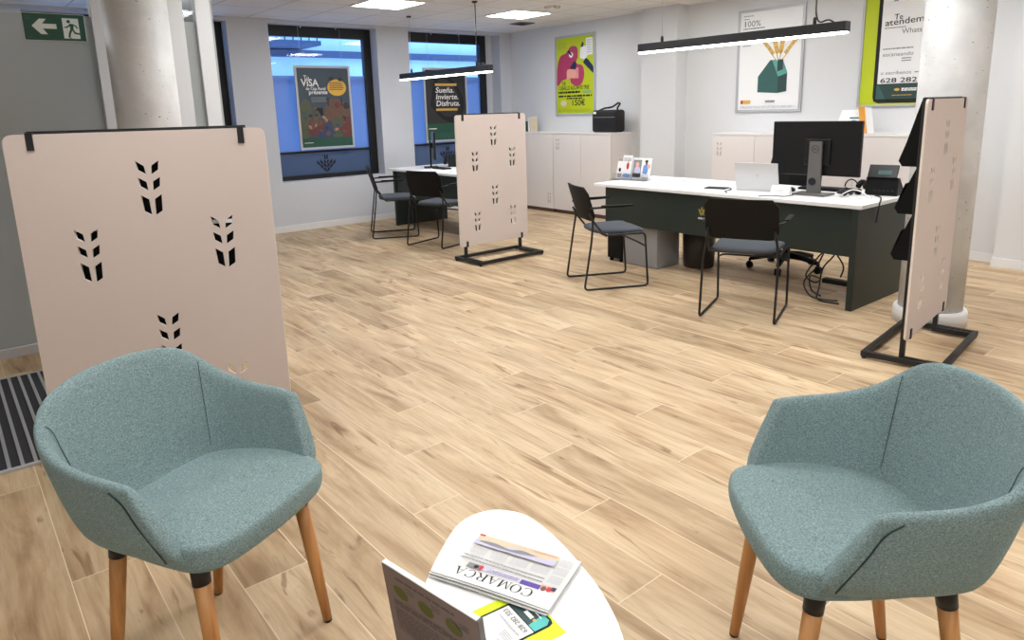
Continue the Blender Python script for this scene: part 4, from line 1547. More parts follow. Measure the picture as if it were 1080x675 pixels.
def draw_house(f, w, h):
    f.lines(0.05 * w, 0.22 * w, 0.955 * h, 0.97 * h, 1, 'ink_grey', 1)
    f.lines(0.05 * w, 0.16 * w, 0.925 * h, 0.94 * h, 1, 'ink_grey', 2)
    f.text('1', 0.05 * w, 0.855 * h, 0.085, 'navy', bold=0.015)
    f.text('00%', 0.115 * w, 0.855 * h, 0.085, 'ink_grey', bold=0.006, width=0.22 * w)
    f.lines(0.05 * w, 0.42 * w, 0.825 * h, 0.843 * h, 1, 'ink_grey', 4, 0.7)
    f.lines(0.05 * w, 0.36 * w, 0.795 * h, 0.812 * h, 1, 'ink_light', 4, 0.7)
    f.lines(0.05 * w, 0.2 * w, 0.655 * h, 0.67 * h, 1, 'ink_grey', 5)
    # wheat
    for cx, top, lean in ((0.58, 0.70, -0.30), (0.66, 0.72, -0.10), (0.70, 0.72, 0.06), (0.76, 0.70, 0.30)):
        bx_, bz = 0.66, 0.46
        tx, tz = bx_ + lean, top
        for k in range(4):
            q0 = 0.35 + k * 0.16
            for sg in (-1, 1):
                x0_, z0_ = bx_ + (tx - bx_) * q0, bz + (tz - bz) * q0
                x1_, z1_ = bx_ + (tx - bx_) * (q0 + 0.15), bz + (tz - bz) * (q0 + 0.15)
                f.poly(P(w, h, (x0_, z0_), (x0_ + sg * 0.035, z0_ + 0.025), (x1_ + sg * 0.035, z1_ + 0.025), (x1_, z1_)), 'gold')
                f.layer -= 1
        f.poly(P(w, h, (bx_ - 0.008, bz), (bx_ + 0.008, bz), (bx_ + (tx - bx_) * 0.5 + 0.008, bz + (tz - bz) * 0.5), (bx_ + (tx - bx_) * 0.5 - 0.008, bz + (tz - bz) * 0.5)), 'gold')
    f.poly(P(w, h, (0.58, 0.41), (0.70, 0.50), (0.72, 0.50), (0.80, 0.37), (0.80, 0.34)), 'teal')
    f.poly(P(w, h, (0.33, 0.18), (0.66, 0.165), (0.66, 0.33), (0.55, 0.50), (0.52, 0.50), (0.33, 0.34)), 'tealdark')
    f.poly(P(w, h, (0.66, 0.165), (0.80, 0.18), (0.80, 0.36), (0.66, 0.33)), 'tealmid')
    f.poly(P(w, h, (0.53, 0.50), (0.62, 0.50), (0.80, 0.36), (0.66, 0.33), (0.55, 0.50)), 'teal')
    f.poly(P(w, h, (0.64, 0.38), (0.73, 0.40), (0.73, 0.50), (0.64, 0.50)), 'tealmid')
    f.rect(0.05 * w, 0.06 * h, 0.22 * w, 0.10 * h, 'gold')
    f.rect(0.05 * w, 0.06 * h, 0.09 * w, 0.10 * h, 'red')
    f.lines(0.47 * w, 0.63 * w, 0.07 * h, 0.095 * h, 1, 'ink_grey', 8, 0.9)
    f.lines(0.05 * w, 0.95 * w, 0.015 * h, 0.04 * h, 3, 'ink_light', 9)


def draw_phone(f, w, h):
    x0 = 0.165 * w
    f.poly([(x0 + 0.055, 0.012), (w * 0.98, 0.012), (w * 0.98, h - 0.01), (x0 + 0.01, h - 0.01), (x0, h - 0.05), (x0, 0.07), (x0 + 0.012, 0.03)], 'ink')
    f.rect(x0 + 0.035, 0.19, w * 0.95, h - 0.03, 'white')
    f.poly([(x0 + 0.03, 0.05), (w * 0.95, 0.05), (w * 0.95, 0.183), (x0 + 0.03, 0.183)], 'tealmid')
    f.poly([(x0 + 0.03, 0.05), (x0 + 0.12, 0.05), (x0 + 0.05, 0.183), (x0 + 0.03, 0.183)], 'tealdark')
    xs0 = x0 + 0.06
    f.lines(xs0 + 0.03, xs0 + 0.18, 0.97, 0.985, 1, 'sand', 1, 0.8)
    f.lines(xs0 + 0.07, xs0 + 0.11, 0.925, 0.94, 1, 'ink_grey', 1, 0.8)
    f.ell(xs0 + 0.20, 0.935, 0.025, 0.014, 'gold')
    f.lines(xs0 + 0.25, xs0 + 0.40, 0.915, 0.955, 2, 'ink_grey', 2, 0.6)
    f.text('Te', xs0 + 0.085, 0.765, 0.07, 'ink', bold=0.004)
    f.text('atendem', xs0 + 0.005, 0.715, 0.08, 'ink', bold=0.004, width=0.335, rot=0.04)
    f.text('os', xs0 + 0.348, 0.730, 0.08, 'ink', bold=0.004, rot=0.04)
    f.lines(xs0 + 0.005, xs0 + 0.20, 0.69, 0.70, 1, 'ink_grey', 3, 0.8)
    f.text('WhatsApp', xs0 + 0.16, 0.635, 0.065, 'ink_grey', bold=0.004, rot=0.02)
    f.lines(xs0 + 0.005, xs0 + 0.28, 0.50, 0.515, 1, 'ink_grey', 4, 0.7)
    f.text('escaneando', xs0 + 0.005, 0.44, 0.05, 'ink_grey', width=0.27)
    f.lines(xs0 + 0.18, xs0 + 0.27, 0.41, 0.424, 1, 'ink_grey', 5, 0.7)
    f.lines(xs0 + 0.18, xs0 + 0.27, 0.388, 0.402, 1, 'ink_grey', 6, 0.7)
    f.text('o escr\u00edbenos', xs0, 0.275, 0.045, 'ink_grey', width=0.27)
    f.lines(xs0 + 0.30, xs0 + 0.42, 0.28, 0.295, 1, 'ink_grey', 7, 0.7)
    f.text('628 282 323', xs0, 0.20, 0.062, 'ink', bold=0.008, width=0.50)
    f.ell(xs0 + 0.16, 0.135, 0.025, 0.013, 'gold')
    f.lines(xs0 + 0.20, xs0 + 0.34, 0.12, 0.15, 2, 'white', 8, 0.8)
    f.lines(xs0 + 0.12, xs0 + 0.30, 0.08, 0.088, 1, 'gold', 8, 0.8)


def draw_visa(f, w, h):
    f.blob(P(w, h, (0.0, 0.5), (0.10, 0.62), (0.22, 0.55), (0.24, 0.35), (0.2, 0.16), (0.0, 0.14)), 'olive')
    f.blob(P(w, h, (0.5, 0.16), (0.48, 0.45), (0.60, 0.60), (0.72, 0.62), (0.92, 0.55), (1.0, 0.45), (1.0, 0.14)), 'skin1')
    f.blob(P(w, h, (0.30, 0.12), (0.34, 0.32), (0.48, 0.34), (0.62, 0.30), (0.66, 0.12)), 'blueprint')
    f.blob(P(w, h, (0.62, 0.12), (0.64, 0.34), (0.74, 0.38), (0.82, 0.30), (0.84, 0.12)), 'olive')
    f.blob(P(w, h, (0.82, 0.12), (0.84, 0.32), (0.94, 0.38), (1.0, 0.34), (1.0, 0.12)), 'skin2')
    f.blob(P(w, h, (0.14, 0.18), (0.18, 0.34), (0.34, 0.40), (0.48, 0.36), (0.44, 0.24), (0.28, 0.12)), 'skin2')
    f.blob(P(w, h, (0.20, 0.28), (0.30, 0.40), (0.46, 0.38), (0.40, 0.28)), 'skin1')
    f.rect(0.30 * w, 0.40 * h, 0.45 * w, 0.50 * h, 'ink')
    rnd = random.Random(12)
    for k in range(46):
        f.ell(rnd.uniform(0.03, 0.97) * w, rnd.uniform(0.15, 0.52) * h, rnd.uniform(0.015, 0.05) * w, rnd.uniform(0.012, 0.035) * h,
              rnd.choice(('skin1', 'skin2', 'darkprint', 'olive', 'blueprint', 'skin1', 'slate', 'peachdark')), rot=rnd.uniform(0, PI), n=12)
        f.layer -= 0.8
    for cx, cz, m_ in ((0.60, 0.47, 'skin1'), (0.74, 0.53, 'skin2'), (0.86, 0.46, 'skin1'), (0.92, 0.52, 'darkprint')):
        f.ell(cx * w, cz * h, 0.055 * w, 0.045 * h, m_)
    for cx in (0.55, 0.82):
        f.rect(cx * w, 0.52 * h, (cx + 0.03) * w, 0.63 * h, 'darkprint')
    f.ell(0.76 * w, 0.755 * h, 0.19 * w, 0.105 * h, 'yellow')
    f.ell(0.66 * w, 0.87 * h, 0.05 * w, 0.025 * h, 'darkprint')
    f.ell(0.84 * w, 0.86 * h, 0.05 * w, 0.025 * h, 'darkprint')
    f.ell(0.76 * w, 0.915 * h, 0.05 * w, 0.02 * h, 'slate')
    f.lines(0.62 * w, 0.90 * w, 0.72 * h, 0.83 * h, 5, 'skin1', 2)
    f.text('Tu', 0.12 * w, 0.86 * h, 0.07, 'white', bold=0.01)
    f.text('ViSA', 0.07 * w, 0.775 * h, 0.125, 'white', bold=0.02, width=0.34 * w)
    f.text('de Caja Rural', 0.15 * w, 0.725 * h, 0.055, 'white', bold=0.012, width=0.38 * w)
    f.text('presente', 0.20 * w, 0.675 * h, 0.07, 'white', bold=0.015, width=0.36 * w)
    f.lines(0.24 * w, 0.54 * w, 0.57 * h, 0.64 * h, 3, 'ink_grey', 4)
    f.rect(0, 0, w, 0.115 * h, 'forest')
    f.lines(0.04 * w, 0.22 * w, 0.05 * h, 0.065 * h, 1, 'white', 4)


def draw_gold(f, w, h):
    f.blob(P(w, h, (0.1, 0.5), (0.3, 0.95), (0.7, 0.85), (0.95, 0.55), (0.8, 0.25), (0.4, 0.3)), 'ink')
    f.blob(P(w, h, (0.2, 0.55), (0.35, 0.88), (0.65, 0.8), (0.85, 0.55), (0.7, 0.35), (0.4, 0.36)), 'darkprint')
    f.rect(0.24 * w, 0.775 * h, 0.78 * w, 0.81 * h, 'gold')
    f.text('Sue\u00f1a.', 0.24 * w, 0.68 * h, 0.105, 'white', shear=0.15, bold=0.015, width=0.46 * w)
    f.text('Invierte.', 0.24 * w, 0.585 * h, 0.105, 'white', shear=0.15, bold=0.015, width=0.56 * w)
    f.text('Disfruta.', 0.24 * w, 0.49 * h, 0.105, 'white', shear=0.15, bold=0.015, width=0.60 * w)
    f.rect(0.24 * w, 0.42 * h, 0.78 * w, 0.452 * h, 'gold')
    f.rect(0, 0.0, w, 0.24 * h, 'forest')
    f.lines(0.04 * w, 0.24 * w, 0.15 * h, 0.18 * h, 1, 'white', 4)
    f.lines(0.04 * w, 0.9 * w, 0.02 * h, 0.10 * h, 4, 'tealdark', 5)


Ywall = YW - 0.002
poster('wall_poster', 'lime yellow poster with a magenta figure on the wall above the bag', (-7.555, Ywall, 1.335), 0, 0.785, 1.085, 'lime', draw_lime, group='framed advertising posters')
poster('wall_poster', 'white poster of a green house sprouting wheat, behind the large pendant lamp', (-4.605, Ywall, 1.335), 0, 0.775, 1.085, 'white', draw_house, group='framed advertising posters')
poster('wall_poster', 'lime bordered poster of a giant phone with handwriting, partly behind the column', (-3.255, Ywall, 1.365), 0, 0.785, 1.085, 'lime', draw_phone, group='framed advertising posters', fr=0.022)
poster('window_poster', 'silver framed dark poster of a crowd with a yellow disc in the first window', (XW - 0.10, 3.645, 1.005), PI / 2, 0.755, 1.045, 'slate', draw_visa, group='framed posters hung in the windows', fr=0.03)
poster('window_poster', 'silver framed black poster with gold bars in the second window', (XW - 0.10, 5.53, 1.005), PI / 2, 0.755, 1.045, 'darkprint', draw_gold, group='framed posters hung in the windows', fr=0.03)
for o in [q for q in bpy.data.objects if q.name.startswith('window_poster')]:
    mb = MB()
    for x in (0.1, 0.655):
        mb.tube([(x, -0.004, 1.045), (x, -0.004, ZT - 1.005)], 0.0015, 5)
    mb.build('hanging_wire', 'alu', o)

ex = tag(empty('exit_sign', (XP + 0.014, 0.553, 1.932), PI / 2), 'green exit sign with white arrow and running figure on the frosted glass', 'sign')
MB().bbox((-0.003, -0.004, -0.003), (0.325, 0, 0.159), 0.0015).build('plate', 'signwhite', ex)
f = Flat.__new__(Flat)
f.w, f.h, f.mb, f.mats, f.layer = 0.322, 0.156, MB(), [], 1
f.rect(0, 0, 0.322, 0.156, 'signgreen')
f.poly([(a / 1000, b_ / 1000) for a, b_ in ((42, 82), (85, 125), (120, 125), (97, 97), (170, 97), (170, 68), (97, 68), (120, 35), (85, 35))], 'signwhite')
f.rect(0.203, 0.014, 0.290, 0.134, 'signwhite')
f.ell(0.236, 0.115, 0.010, 0.010, 'signgreen', n=14)
for pts in (((240, 104), (262, 100), (258, 66), (242, 70)), ((246, 104), (222, 84), (210, 84), (210, 77), (226, 77), (250, 96)),
            ((256, 102), (276, 92), (284, 78), (278, 74), (268, 88), (254, 94)), ((243, 74), (254, 70), (240, 40), (236, 20), (226, 22), (230, 44)),
            ((246, 72), (258, 70), (268, 52), (298, 46), (298, 37), (262, 42)), ((236, 20), (226, 22), (238, 14), (246, 14))):
    f.poly([(a / 1000, b_ / 1000) for a, b_ in pts], 'signgreen')
    f.layer -= 0.8
f.lines(0.012, 0.040, 0.118, 0.142, 2, 'tealdark', 1)
f.lines(0.012, 0.040, 0.012, 0.024, 1, 'tealdark', 1)
f.build('pictogram', ex, (0, -0.0045, 0))


# ------------------------------------------------------------------ armchairs
def make_armchair():
    t = empty('tub_armchair', (0, 0, 0))
    # half outline control: rim point, bottom point (right side, x > 0), from arm tip to back centre
    rim = [(0.288, 0.108, 0.660), (0.293, 0.040, 0.665), (0.291, -0.060, 0.672), (0.281, -0.155, 0.698), (0.252, -0.216, 0.745), (0.190, -0.252, 0.788), (0.095, -0.278, 0.804), (0.0, -0.286, 0.807)]
    bot = [(0.243, 0.200, 0.478), (0.252, 0.125, 0.472), (0.248, 0.000, 0.462), (0.232, -0.095, 0.454), (0.203, -0.148, 0.448), (0.152, -0.176, 0.446), (0.078, -0.190, 0.444), (0.0, -0.194, 0.444)]
    th = 0.032

    def half(c):
        return [Vector(p) for p in c]
    def full(c):
        c = half(c)
        return c + [Vector((-p.x, p.y, p.z)) for p in c[-2::-1]]
    R_, B_ = full(rim), full(bot)
    R2, B2 = catmull(R_, 3), catmull(B_, 3)
    n = len(R2)
    mb = MB()
    loops = []
    for i in range(n):
        r_, b_ = R2[i], B2[i]
        tg = (R2[min(i + 1, n - 1)] - R2[max(i - 1, 0)])
        nn = Vector((tg.y, -tg.x, 0)).normalized()      # horizontal normal
        cen = Vector((0, 0.03, 0.6))
        if nn.dot(cen - r_) < 0:
            nn = -nn
        tb_ = (B2[min(i + 1, n - 1)] - B2[max(i - 1, 0)])
        nb = Vector((tb_.y, -tb_.x, 0)).normalized()
        if nb.dot(Vector((0, 0.03, 0)) - Vector((b_.x, b_.y, 0))) < 0:
            nb = -nb
        loop = []
        for k, q in ((0.0, 0.0), (0.05, 0.008), (0.25, 0.012), (0.55, 0.010), (0.85, 0.003), (0.95, 0.0)):
            p = b_.lerp(r_, k) - nn * q
            if k == 0.0:
                loop.append(p + nb * 0.085 + Vector((0, 0, 0.420 - p.z)))
                loop.append(p + nb * 0.045 + Vector((0, 0, 0.428 - p.z)))
                p = p + nb * 0.010 - Vector((0, 0, 0.012))
            loop.append(p)
        loop.append(r_ + nn * 0.006 + Vector((0, 0, 0.002)))
        loop.append(r_ + nn * (th * 0.5) + Vector((0, 0, 0.005)))
        loop.append(r_ + nn * (th - 0.006) + Vector((0, 0, 0.0)))
        for k in (0.93, 0.75, 0.5, 0.25, 0.05):
            p = b_.lerp(r_, k) + (nb.lerp(nn, k)).normalized() * (th + 0.004 * (1 - k))
            loop.append(p)
        loops.append([mb.bm.verts.new(p) for p in loop])
    m = len(loops[0])
    for A, Bq in zip(loops, loops[1:]):
        for k in range(m):
            mb.bm.faces.new((A[k], A[(k + 1) % m], Bq[(k + 1) % m], Bq[k]))
    # rounded ends
    for lp_, nb_ in ((loops[0], loops[1]), (loops[-1], loops[-2])):
        c = sum((v_.co for v_ in lp_), Vector()) / m
        inner = []
        for v_, w_ in zip(lp_, nb_):
            d_ = (v_.co - w_.co).normalized()
            inner.append(v_.co + d_ * 0.006)
        # shrink each pair across the thickness
        half_n = m // 2
        new = []
        for k in range(m):
            o_ = inner[m - 1 - k]
            new.append(mb.bm.verts.new(inner[k].lerp(o_, 0.22)))
        for k in range(m):
            mb.bm.faces.new((lp_[k], lp_[(k + 1) % m], new[(k + 1) % m], new[k]))
        for k in range(half_n - 1):
            mb.bm.faces.new((new[k], new[k + 1], new[m - 2 - k], new[m - 1 - k]))
    mb.build('shell', 'fabric', t, smooth=True, subsurf=1)

    # seat pad
    mb = MB()
    n = 40
    prof = [(0.84, 0.423), (0.955, 0.431), (0.992, 0.446), (1.0, 0.470), (0.997, 0.492), (0.98, 0.504), (0.94, 0.509), (0.6, 0.512), (0.25, 0.513)]
    rings = []
    for k, z in prof:
        ring = []
        for i in range(n):
            a = 2 * PI * i / n
            c, s_ = math.cos(a), math.sin(a)
            ex = 0.30 if s_ > 0 else 0.40
            xx = math.copysign(abs(c) ** ex, c)
            yy = math.copysign(abs(s_) ** ex, s_)
            hw = 0.234 if yy > 0 else 0.234 - 0.030 * abs(yy)
            X_ = xx * hw * k
            Y_ = yy * (0.205 if yy > 0 else 0.215) * k + 0.048
            if yy > 0:
                Y_ += 0.030 * (1 - xx * xx) * k
            zz = z - (0.006 * max(0, yy) ** 2 + 0.028 * max(0, -yy)) * (1 if z > 0.48 else 0)
            ring.append(mb.bm.verts.new((X_, Y_, zz)))
        rings.append(ring)
    for A, Bq in zip(rings, rings[1:]):
        for i in range(n):
            mb.bm.faces.new((A[i], A[(i + 1) % n], Bq[(i + 1) % n], Bq[i]))
    mb.bm.faces.new(rings[0][::-1])
    mb.bm.faces.new(rings[-1])
    mb.build('seat', 'fabric', t, smooth=True, subsurf=1)
    MB().bbox((-0.175, -0.12, 0.405), (0.175, 0.19, 0.4225), 0.006).build('under_frame', 'black', t)

    # seams
    def seam(pts, m_, r=0.0018):
        MB().tube(catmull(pts, 5), r, 6).build('seam', m_, t)
    for sg in (-1, 1):
        # inner crease between back and arm
        i0 = 12
        def surf(i, k, off):
            r_, b_ = R2[i], B2[i]
            tg = (R2[i + 1] - R2[i - 1])
            nn = Vector((tg.y, -tg.x, 0)).normalized()
            if nn.dot(Vector((0, 0.03, 0.6)) - r_) < 0:
                nn = -nn
            p = b_.lerp(r_, k) + nn * off
            return (sg * p.x, p.y, p.z)
        seam([surf(i0, k, th + 0.0035) for k in (0.10, 0.28, 0.5, 0.75, 0.93)] + [surf(i0, 0.995, th * 0.5 + 0.004)], 'crease', 0.0012)
        # outer line just behind the arm's front edge
        seam([surf(1, k, -0.0105) for k in (0.02, 0.12, 0.3, 0.55)] + [surf(1, 0.80, -0.006), surf(2, 0.93, -0.001)], 'seam', 0.0018)
    # legs
    for sx in (-1, 1):
        for top, tip in (((sx * 0.176, 0.176, 0.427), (sx * 0.196, 0.222, 0.0)), ((sx * 0.163, -0.103, 0.423), (sx * 0.176, -0.174, 0.0))):
            a, b_ = Vector(top), Vector(tip)
            lg_ = MB().tube([a.lerp(b_, 0.10), a.lerp(b_, 0.5), a.lerp(b_, 0.985)], 0.02, 18, radii=[0.0205, 0.0185, 0.013]).build('leg', 'wood', t)
            MB().tube([a, a.lerp(b_, 0.115)], 0.022, 18, radii=[0.0225, 0.0215]).build('collar', 'black', lg_)
            MB().tube([a.lerp(b_, 0.98), b_], 0.013, 14, radii=[0.0132, 0.012]).build('glide', 'black', lg_)
    return t


A0 = make_armchair()
tag(A0, 'teal tub armchair with wooden legs at left, in front of the large screen', 'armchair', 'teal tub armchairs')
A0.location = (-1.834, 0.406, 0)
A0.rotation_euler = (0, 0, -1.077)
A1 = copy_tree(A0)
tag(A1, 'teal tub armchair with wooden legs at right, below the edge-on screen')
A1.location = (-0.631, 1.554, 0)
A1.rotation_euler = (0, 0, 2.443)

# ------------------------------------------------------------------ coffee table and what lies on it
ZTB = 0.45
tt = tag(empty('coffee_table', (-0.98, 0.72, 0)), 'white egg shaped low table between the two teal armchairs', 'table')
outl = [(-1.044, 0.564), (-1.112, 0.632), (-1.176, 0.700), (-1.231, 0.769), (-1.282, 0.845), (-1.297, 0.901), (-1.288, 0.948), (-1.262, 0.981), (-1.204, 1.008), (-1.103, 1.002), (-0.978, 0.972), (-0.880, 0.938), (-0.774, 0.880), (-0.66, 0.78), (-0.60, 0.66), (-0.62, 0.53), (-0.72, 0.45), (-0.86, 0.445), (-0.96, 0.49)]
ol = [Vector((p.x + 0.98, p.y - 0.72, 0)) for p in catmull([(a, b_, 0) for a, b_ in outl + [outl[0]]], 4)[:-1]]
mb = MB()
rings = []
for k, z in ((0.965, ZTB - 0.018), (0.992, ZTB - 0.012), (1.0, ZTB - 0.005), (0.996, ZTB), ):
    rings.append([mb.bm.verts.new((p.x * k, p.y * k, z)) for p in ol])
for A, Bq in zip(rings, rings[1:]):
    for i in range(len(ol)):
        mb.bm.faces.new((A[i], A[(i + 1) % len(ol)], Bq[(i + 1) % len(ol)], Bq[i]))
mb.bm.faces.new(rings[0][::-1])
mb.bm.faces.new(rings[-1])
mb.build('tabletop', 'tablewhite', tt)
for a, b_ in ((-0.12, 0.12), (0.16, 0.05), (0.02, -0.12)):
    MB().tube([(a * 0.7, b_ * 0.7, ZTB - 0.019), (a, b_, 0.0)], 0.016, 14, radii=[0.019, 0.012]).build('leg', 'wood', tt)
MB().bbox((-0.12, -0.09, ZTB - 0.032), (0.12, 0.09, ZTB - 0.0185), 0.004).build('under_plate', 'black', tt)

# flyer under the newspaper
ZF = ZTB


def quad_frame(p0, p1, z):
    """origin p0, local x towards p1, on the table"""
    a = math.atan2(p1[1] - p0[1], p1[0] - p0[0])
    return (p0[0], p0[1], z), a


FB, FA = (-0.850, 0.803), (-1.003, 0.822)
FL = tag(empty('flyer', (FB[0], FB[1], ZTB), math.atan2(FA[1] - FB[1], FA[0] - FB[0])), 'lime green flyer showing a phone, partly under the newspaper', 'flyer')
FW, FH = 0.153, 0.215
MB().box((0, 0, 0.0005), (FW, FH, 0.0014)).build('sheet', 'limebright', FL)


def flat_on_table(w, h, base=None):
    """Flat whose sheet will lie face up: build it, then tip it back 90 degrees"""
    f = Flat.__new__(Flat)
    f.w, f.h, f.mb, f.mats, f.layer = w, h, MB(), [], 1
    if base:
        f.rect(0, 0, w, h, base)
    return f


f = flat_on_table(FW, FH)
x0, x1 = 0.030, FW - 0.022
f.poly([(x0 + 0.014, 0.004), (x1 - 0.014, 0.004), (x1 - 0.004, 0.008), (x1, 0.018), (x1, FH - 0.012), (x0, FH - 0.012), (x0, 0.018), (x0 + 0.004, 0.008)], 'ink')
f.rect(x0 + 0.005, 0.052, x1 - 0.005, FH - 0.018, 'white')
f.poly([(x0 + 0.014, 0.009), (x1 - 0.014, 0.009), (x1 - 0.005, 0.02), (x1 - 0.005, 0.050), (x0 + 0.005, 0.050), (x0 + 0.005, 0.02)], 'tealmid')
f.poly([(x0 + 0.014, 0.009), (x0 + 0.034, 0.009), (x0 + 0.026, 0.050), (x0 + 0.005, 0.050), (x0 + 0.005, 0.02)], 'aqua')
f.ell(x0 + 0.030, 0.033, 0.004, 0.004, 'gold', n=12)
f.rect(x0 + 0.037, 0.029, x0 + 0.062, 0.038, 'white')
f.rect(x0 + 0.026, 0.0185, x0 + 0.060, 0.0205, 'white')
f.text('628 282 323', x0 + 0.012, 0.060, 0.015, 'ink_grey', bold=0.01, width=0.076)
f.lines(x0 + 0.012, x0 + 0.085, 0.079, 0.084, 1, 'ink_light', 1, 0.7)
f.lines(x0 + 0.012, x0 + 0.042, 0.094, 0.112, 4, 'ink_light', 2, 0.5)
f.lines(x0 + 0.012, x0 + 0.030, 0.118, 0.128, 2, 'ink_light', 3, 0.6)
f.lines(x0 + 0.012, x0 + 0.080, 0.140, 0.156, 2, 'ink_grey', 4, 0.6)
f.lines(x0 + 0.020, x0 + 0.075, 0.165, 0.178, 2, 'ink_light', 5, 0.6)
q = f.build('print', FL, (0, 0, 0.0014))
q.rotation_euler = (-PI / 2, 0, 0)

# newspaper: read from the far side of the table
NO, NX, NY = Vector((-0.972, 0.968, 0)), Vector((-1.236, 0.858, 0)), Vector((-0.900, 0.808, 0))
NP = tag(empty('newspaper', (NO.x, NO.y, ZTB + 0.0018), math.atan2(NX.y - NO.y, NX.x - NO.x)), 'folded white newspaper lying on the egg shaped table', 'newspaper')
NW, NH = 0.284, 0.173


def sheet_z(x, y, k):
    # the folded edge towards the viewer rises a little in the middle
    e = max(0.0, (y - 0.10) / 0.08)
    return 0.0022 * k + 0.0016 + 0.0035 * e * e * (0.4 + math.sin(PI * min(1, max(0, x / NW)))) * (0.4 + 0.2 * k)


def sheet(k, dx, dy, w, h, mi, mb):
    nx_, ny_ = 12, 10
    top = [[mb.bm.verts.new((dx + w * i / nx_, dy + h * j / ny_, sheet_z(dx + w * i / nx_, dy + h * j / ny_, k) + 0.0016)) for j in range(ny_ + 1)] for i in range(nx_ + 1)]
    bt = [[mb.bm.verts.new((v_.co.x, v_.co.y, v_.co.z - 0.0015)) for v_ in col] for col in top]
    for i in range(nx_):
        for j in range(ny_):
            mb.bm.faces.new((top[i][j], top[i + 1][j], top[i + 1][j + 1], top[i][j + 1])).material_index = mi
            mb.bm.faces.new((bt[i][j], bt[i][j + 1], bt[i + 1][j + 1], bt[i + 1][j])).material_index = mi
    for i in range(nx_):
        mb.bm.faces.new((top[i][0], bt[i][0], bt[i + 1][0], top[i + 1][0])).material_index = 1
        mb.bm.faces.new((top[i][ny_], top[i + 1][ny_], bt[i + 1][ny_], bt[i][ny_])).material_index = 1
    for j in range(ny_):
        mb.bm.faces.new((top[0][j], top[0][j + 1], bt[0][j + 1], bt[0][j])).material_index = 1
        mb.bm.faces.new((top[nx_][j], bt[nx_][j], bt[nx_][j + 1], top[nx_][j + 1])).material_index = 1


mb = MB()
for k, (dx, dy, w_, h_) in enumerate(((0.002, 0.001, NW - 0.002, NH + 0.006), (0.0, 0.0, NW + 0.004, NH + 0.002), (0.001, 0.0, NW, NH + 0.004), (0.0, 0.0, NW, NH))):
    sheet(k, dx, dy, w_, h_, 0, mb)
mb.build('pages', ['paper', 'paperedge'], NP)

SERIF = {   # thick and thin strokes of a roman capital, in a unit box
    'C': ('arc', 0.18, 0.82), 'O': ('arc', 0.0, 1.0),
    'M': [[(0.0, 0), (0.24, 0), (0.24, 0.05), (0.0, 0.05)], [(0.09, 0.04), (0.14, 0.04), (0.14, 0.96), (0.09, 0.96)], [(0.0, 0.95), (0.22, 0.95), (0.54, 0.10), (0.46, 0.0), (0.12, 0.92)],
          [(0.44, 0.06), (0.50, 0.0), (0.86, 0.95), (0.80, 0.98)], [(0.78, 0.04), (0.94, 0.04), (0.94, 0.96), (0.78, 0.96)], [(0.68, 0), (1.04, 0), (1.04, 0.05), (0.68, 0.05)], [(0.80, 0.95), (1.04, 0.95), (1.04, 1.0), (0.80, 1.0)]],
    'A': [[(0.0, 0), (0.26, 0), (0.26, 0.05), (0.0, 0.05)], [(0.10, 0.04), (0.15, 0.04), (0.48, 0.92), (0.44, 1.0)], [(0.42, 1.0), (0.50, 1.0), (0.90, 0.04), (0.70, 0.04)], [(0.60, 0), (1.0, 0), (1.0, 0.05), (0.60, 0.05)], [(0.22, 0.33), (0.68, 0.33), (0.66, 0.38), (0.24, 0.38)]],
    'R': [[(0.0, 0), (0.38, 0), (0.38, 0.05), (0.0, 0.05)], [(0.10, 0.04), (0.27, 0.04), (0.27, 0.98), (0.10, 0.98)], [(0.0, 0.95), (0.55, 0.95), (0.55, 1.0), (0.0, 1.0)],
          [(0.55, 0.95), (0.55, 1.0), (0.72, 0.96), (0.80, 0.86), (0.80, 0.68), (0.72, 0.57), (0.55, 0.51), (0.55, 0.56), (0.63, 0.62), (0.65, 0.76), (0.63, 0.90)], [(0.27, 0.51), (0.56, 0.51), (0.56, 0.56), (0.27, 0.56)], [(0.44, 0.53), (0.60, 0.53), (0.92, 0.04), (0.74, 0.04)], [(0.70, 0), (1.02, 0), (1.02, 0.05), (0.70, 0.05)]],
}


def serif(f, word, x, z, size, m):
    for ch in word:
        g = SERIF[ch]
        if isinstance(g, tuple):
            o_, n_ = g[0], 28
            a0, a1 = (PI * 0.22, PI * 1.78) if ch == 'C' else (0, 2 * PI)
            for k in range(n_):
                pa, pb = a0 + (a1 - a0) * k / n_, a0 + (a1 - a0) * (k + 1) / n_
                def pt(a, inner):
                    r_ = (0.46 - 0.15 * abs(math.cos(a)) - 0.045 * abs(math.sin(a))) if inner else 0.46
                    ry_ = 0.52 - (0.05 if inner else 0)
                    return (x + size * (0.46 + r_ * math.cos(a)), z + size * (0.5 + ry_ * math.sin(a)))
                f.poly([pt(pa, 0), pt(pb, 0), pt(pb, 1), pt(pa, 1)], m)
                f.layer -= 1
            if ch == 'C':
                f.poly([(x + size * 0.74, z + size * 0.68), (x + size * 0.80, z + size * 0.68), (x + size * 0.82, z + size * 0.98), (x + size * 0.77, z + size * 0.98)], m)
                f.layer -= 1
            adv = 0.98
        else:
            for p in g:
                f.poly([(x + size * a, z + size * b_) for a, b_ in p], m)
                f.layer -= 1
            adv = 1.10 if ch != 'A' else 1.04
        x += size * adv


f = flat_on_table(NW, NH)
f.layer = 1
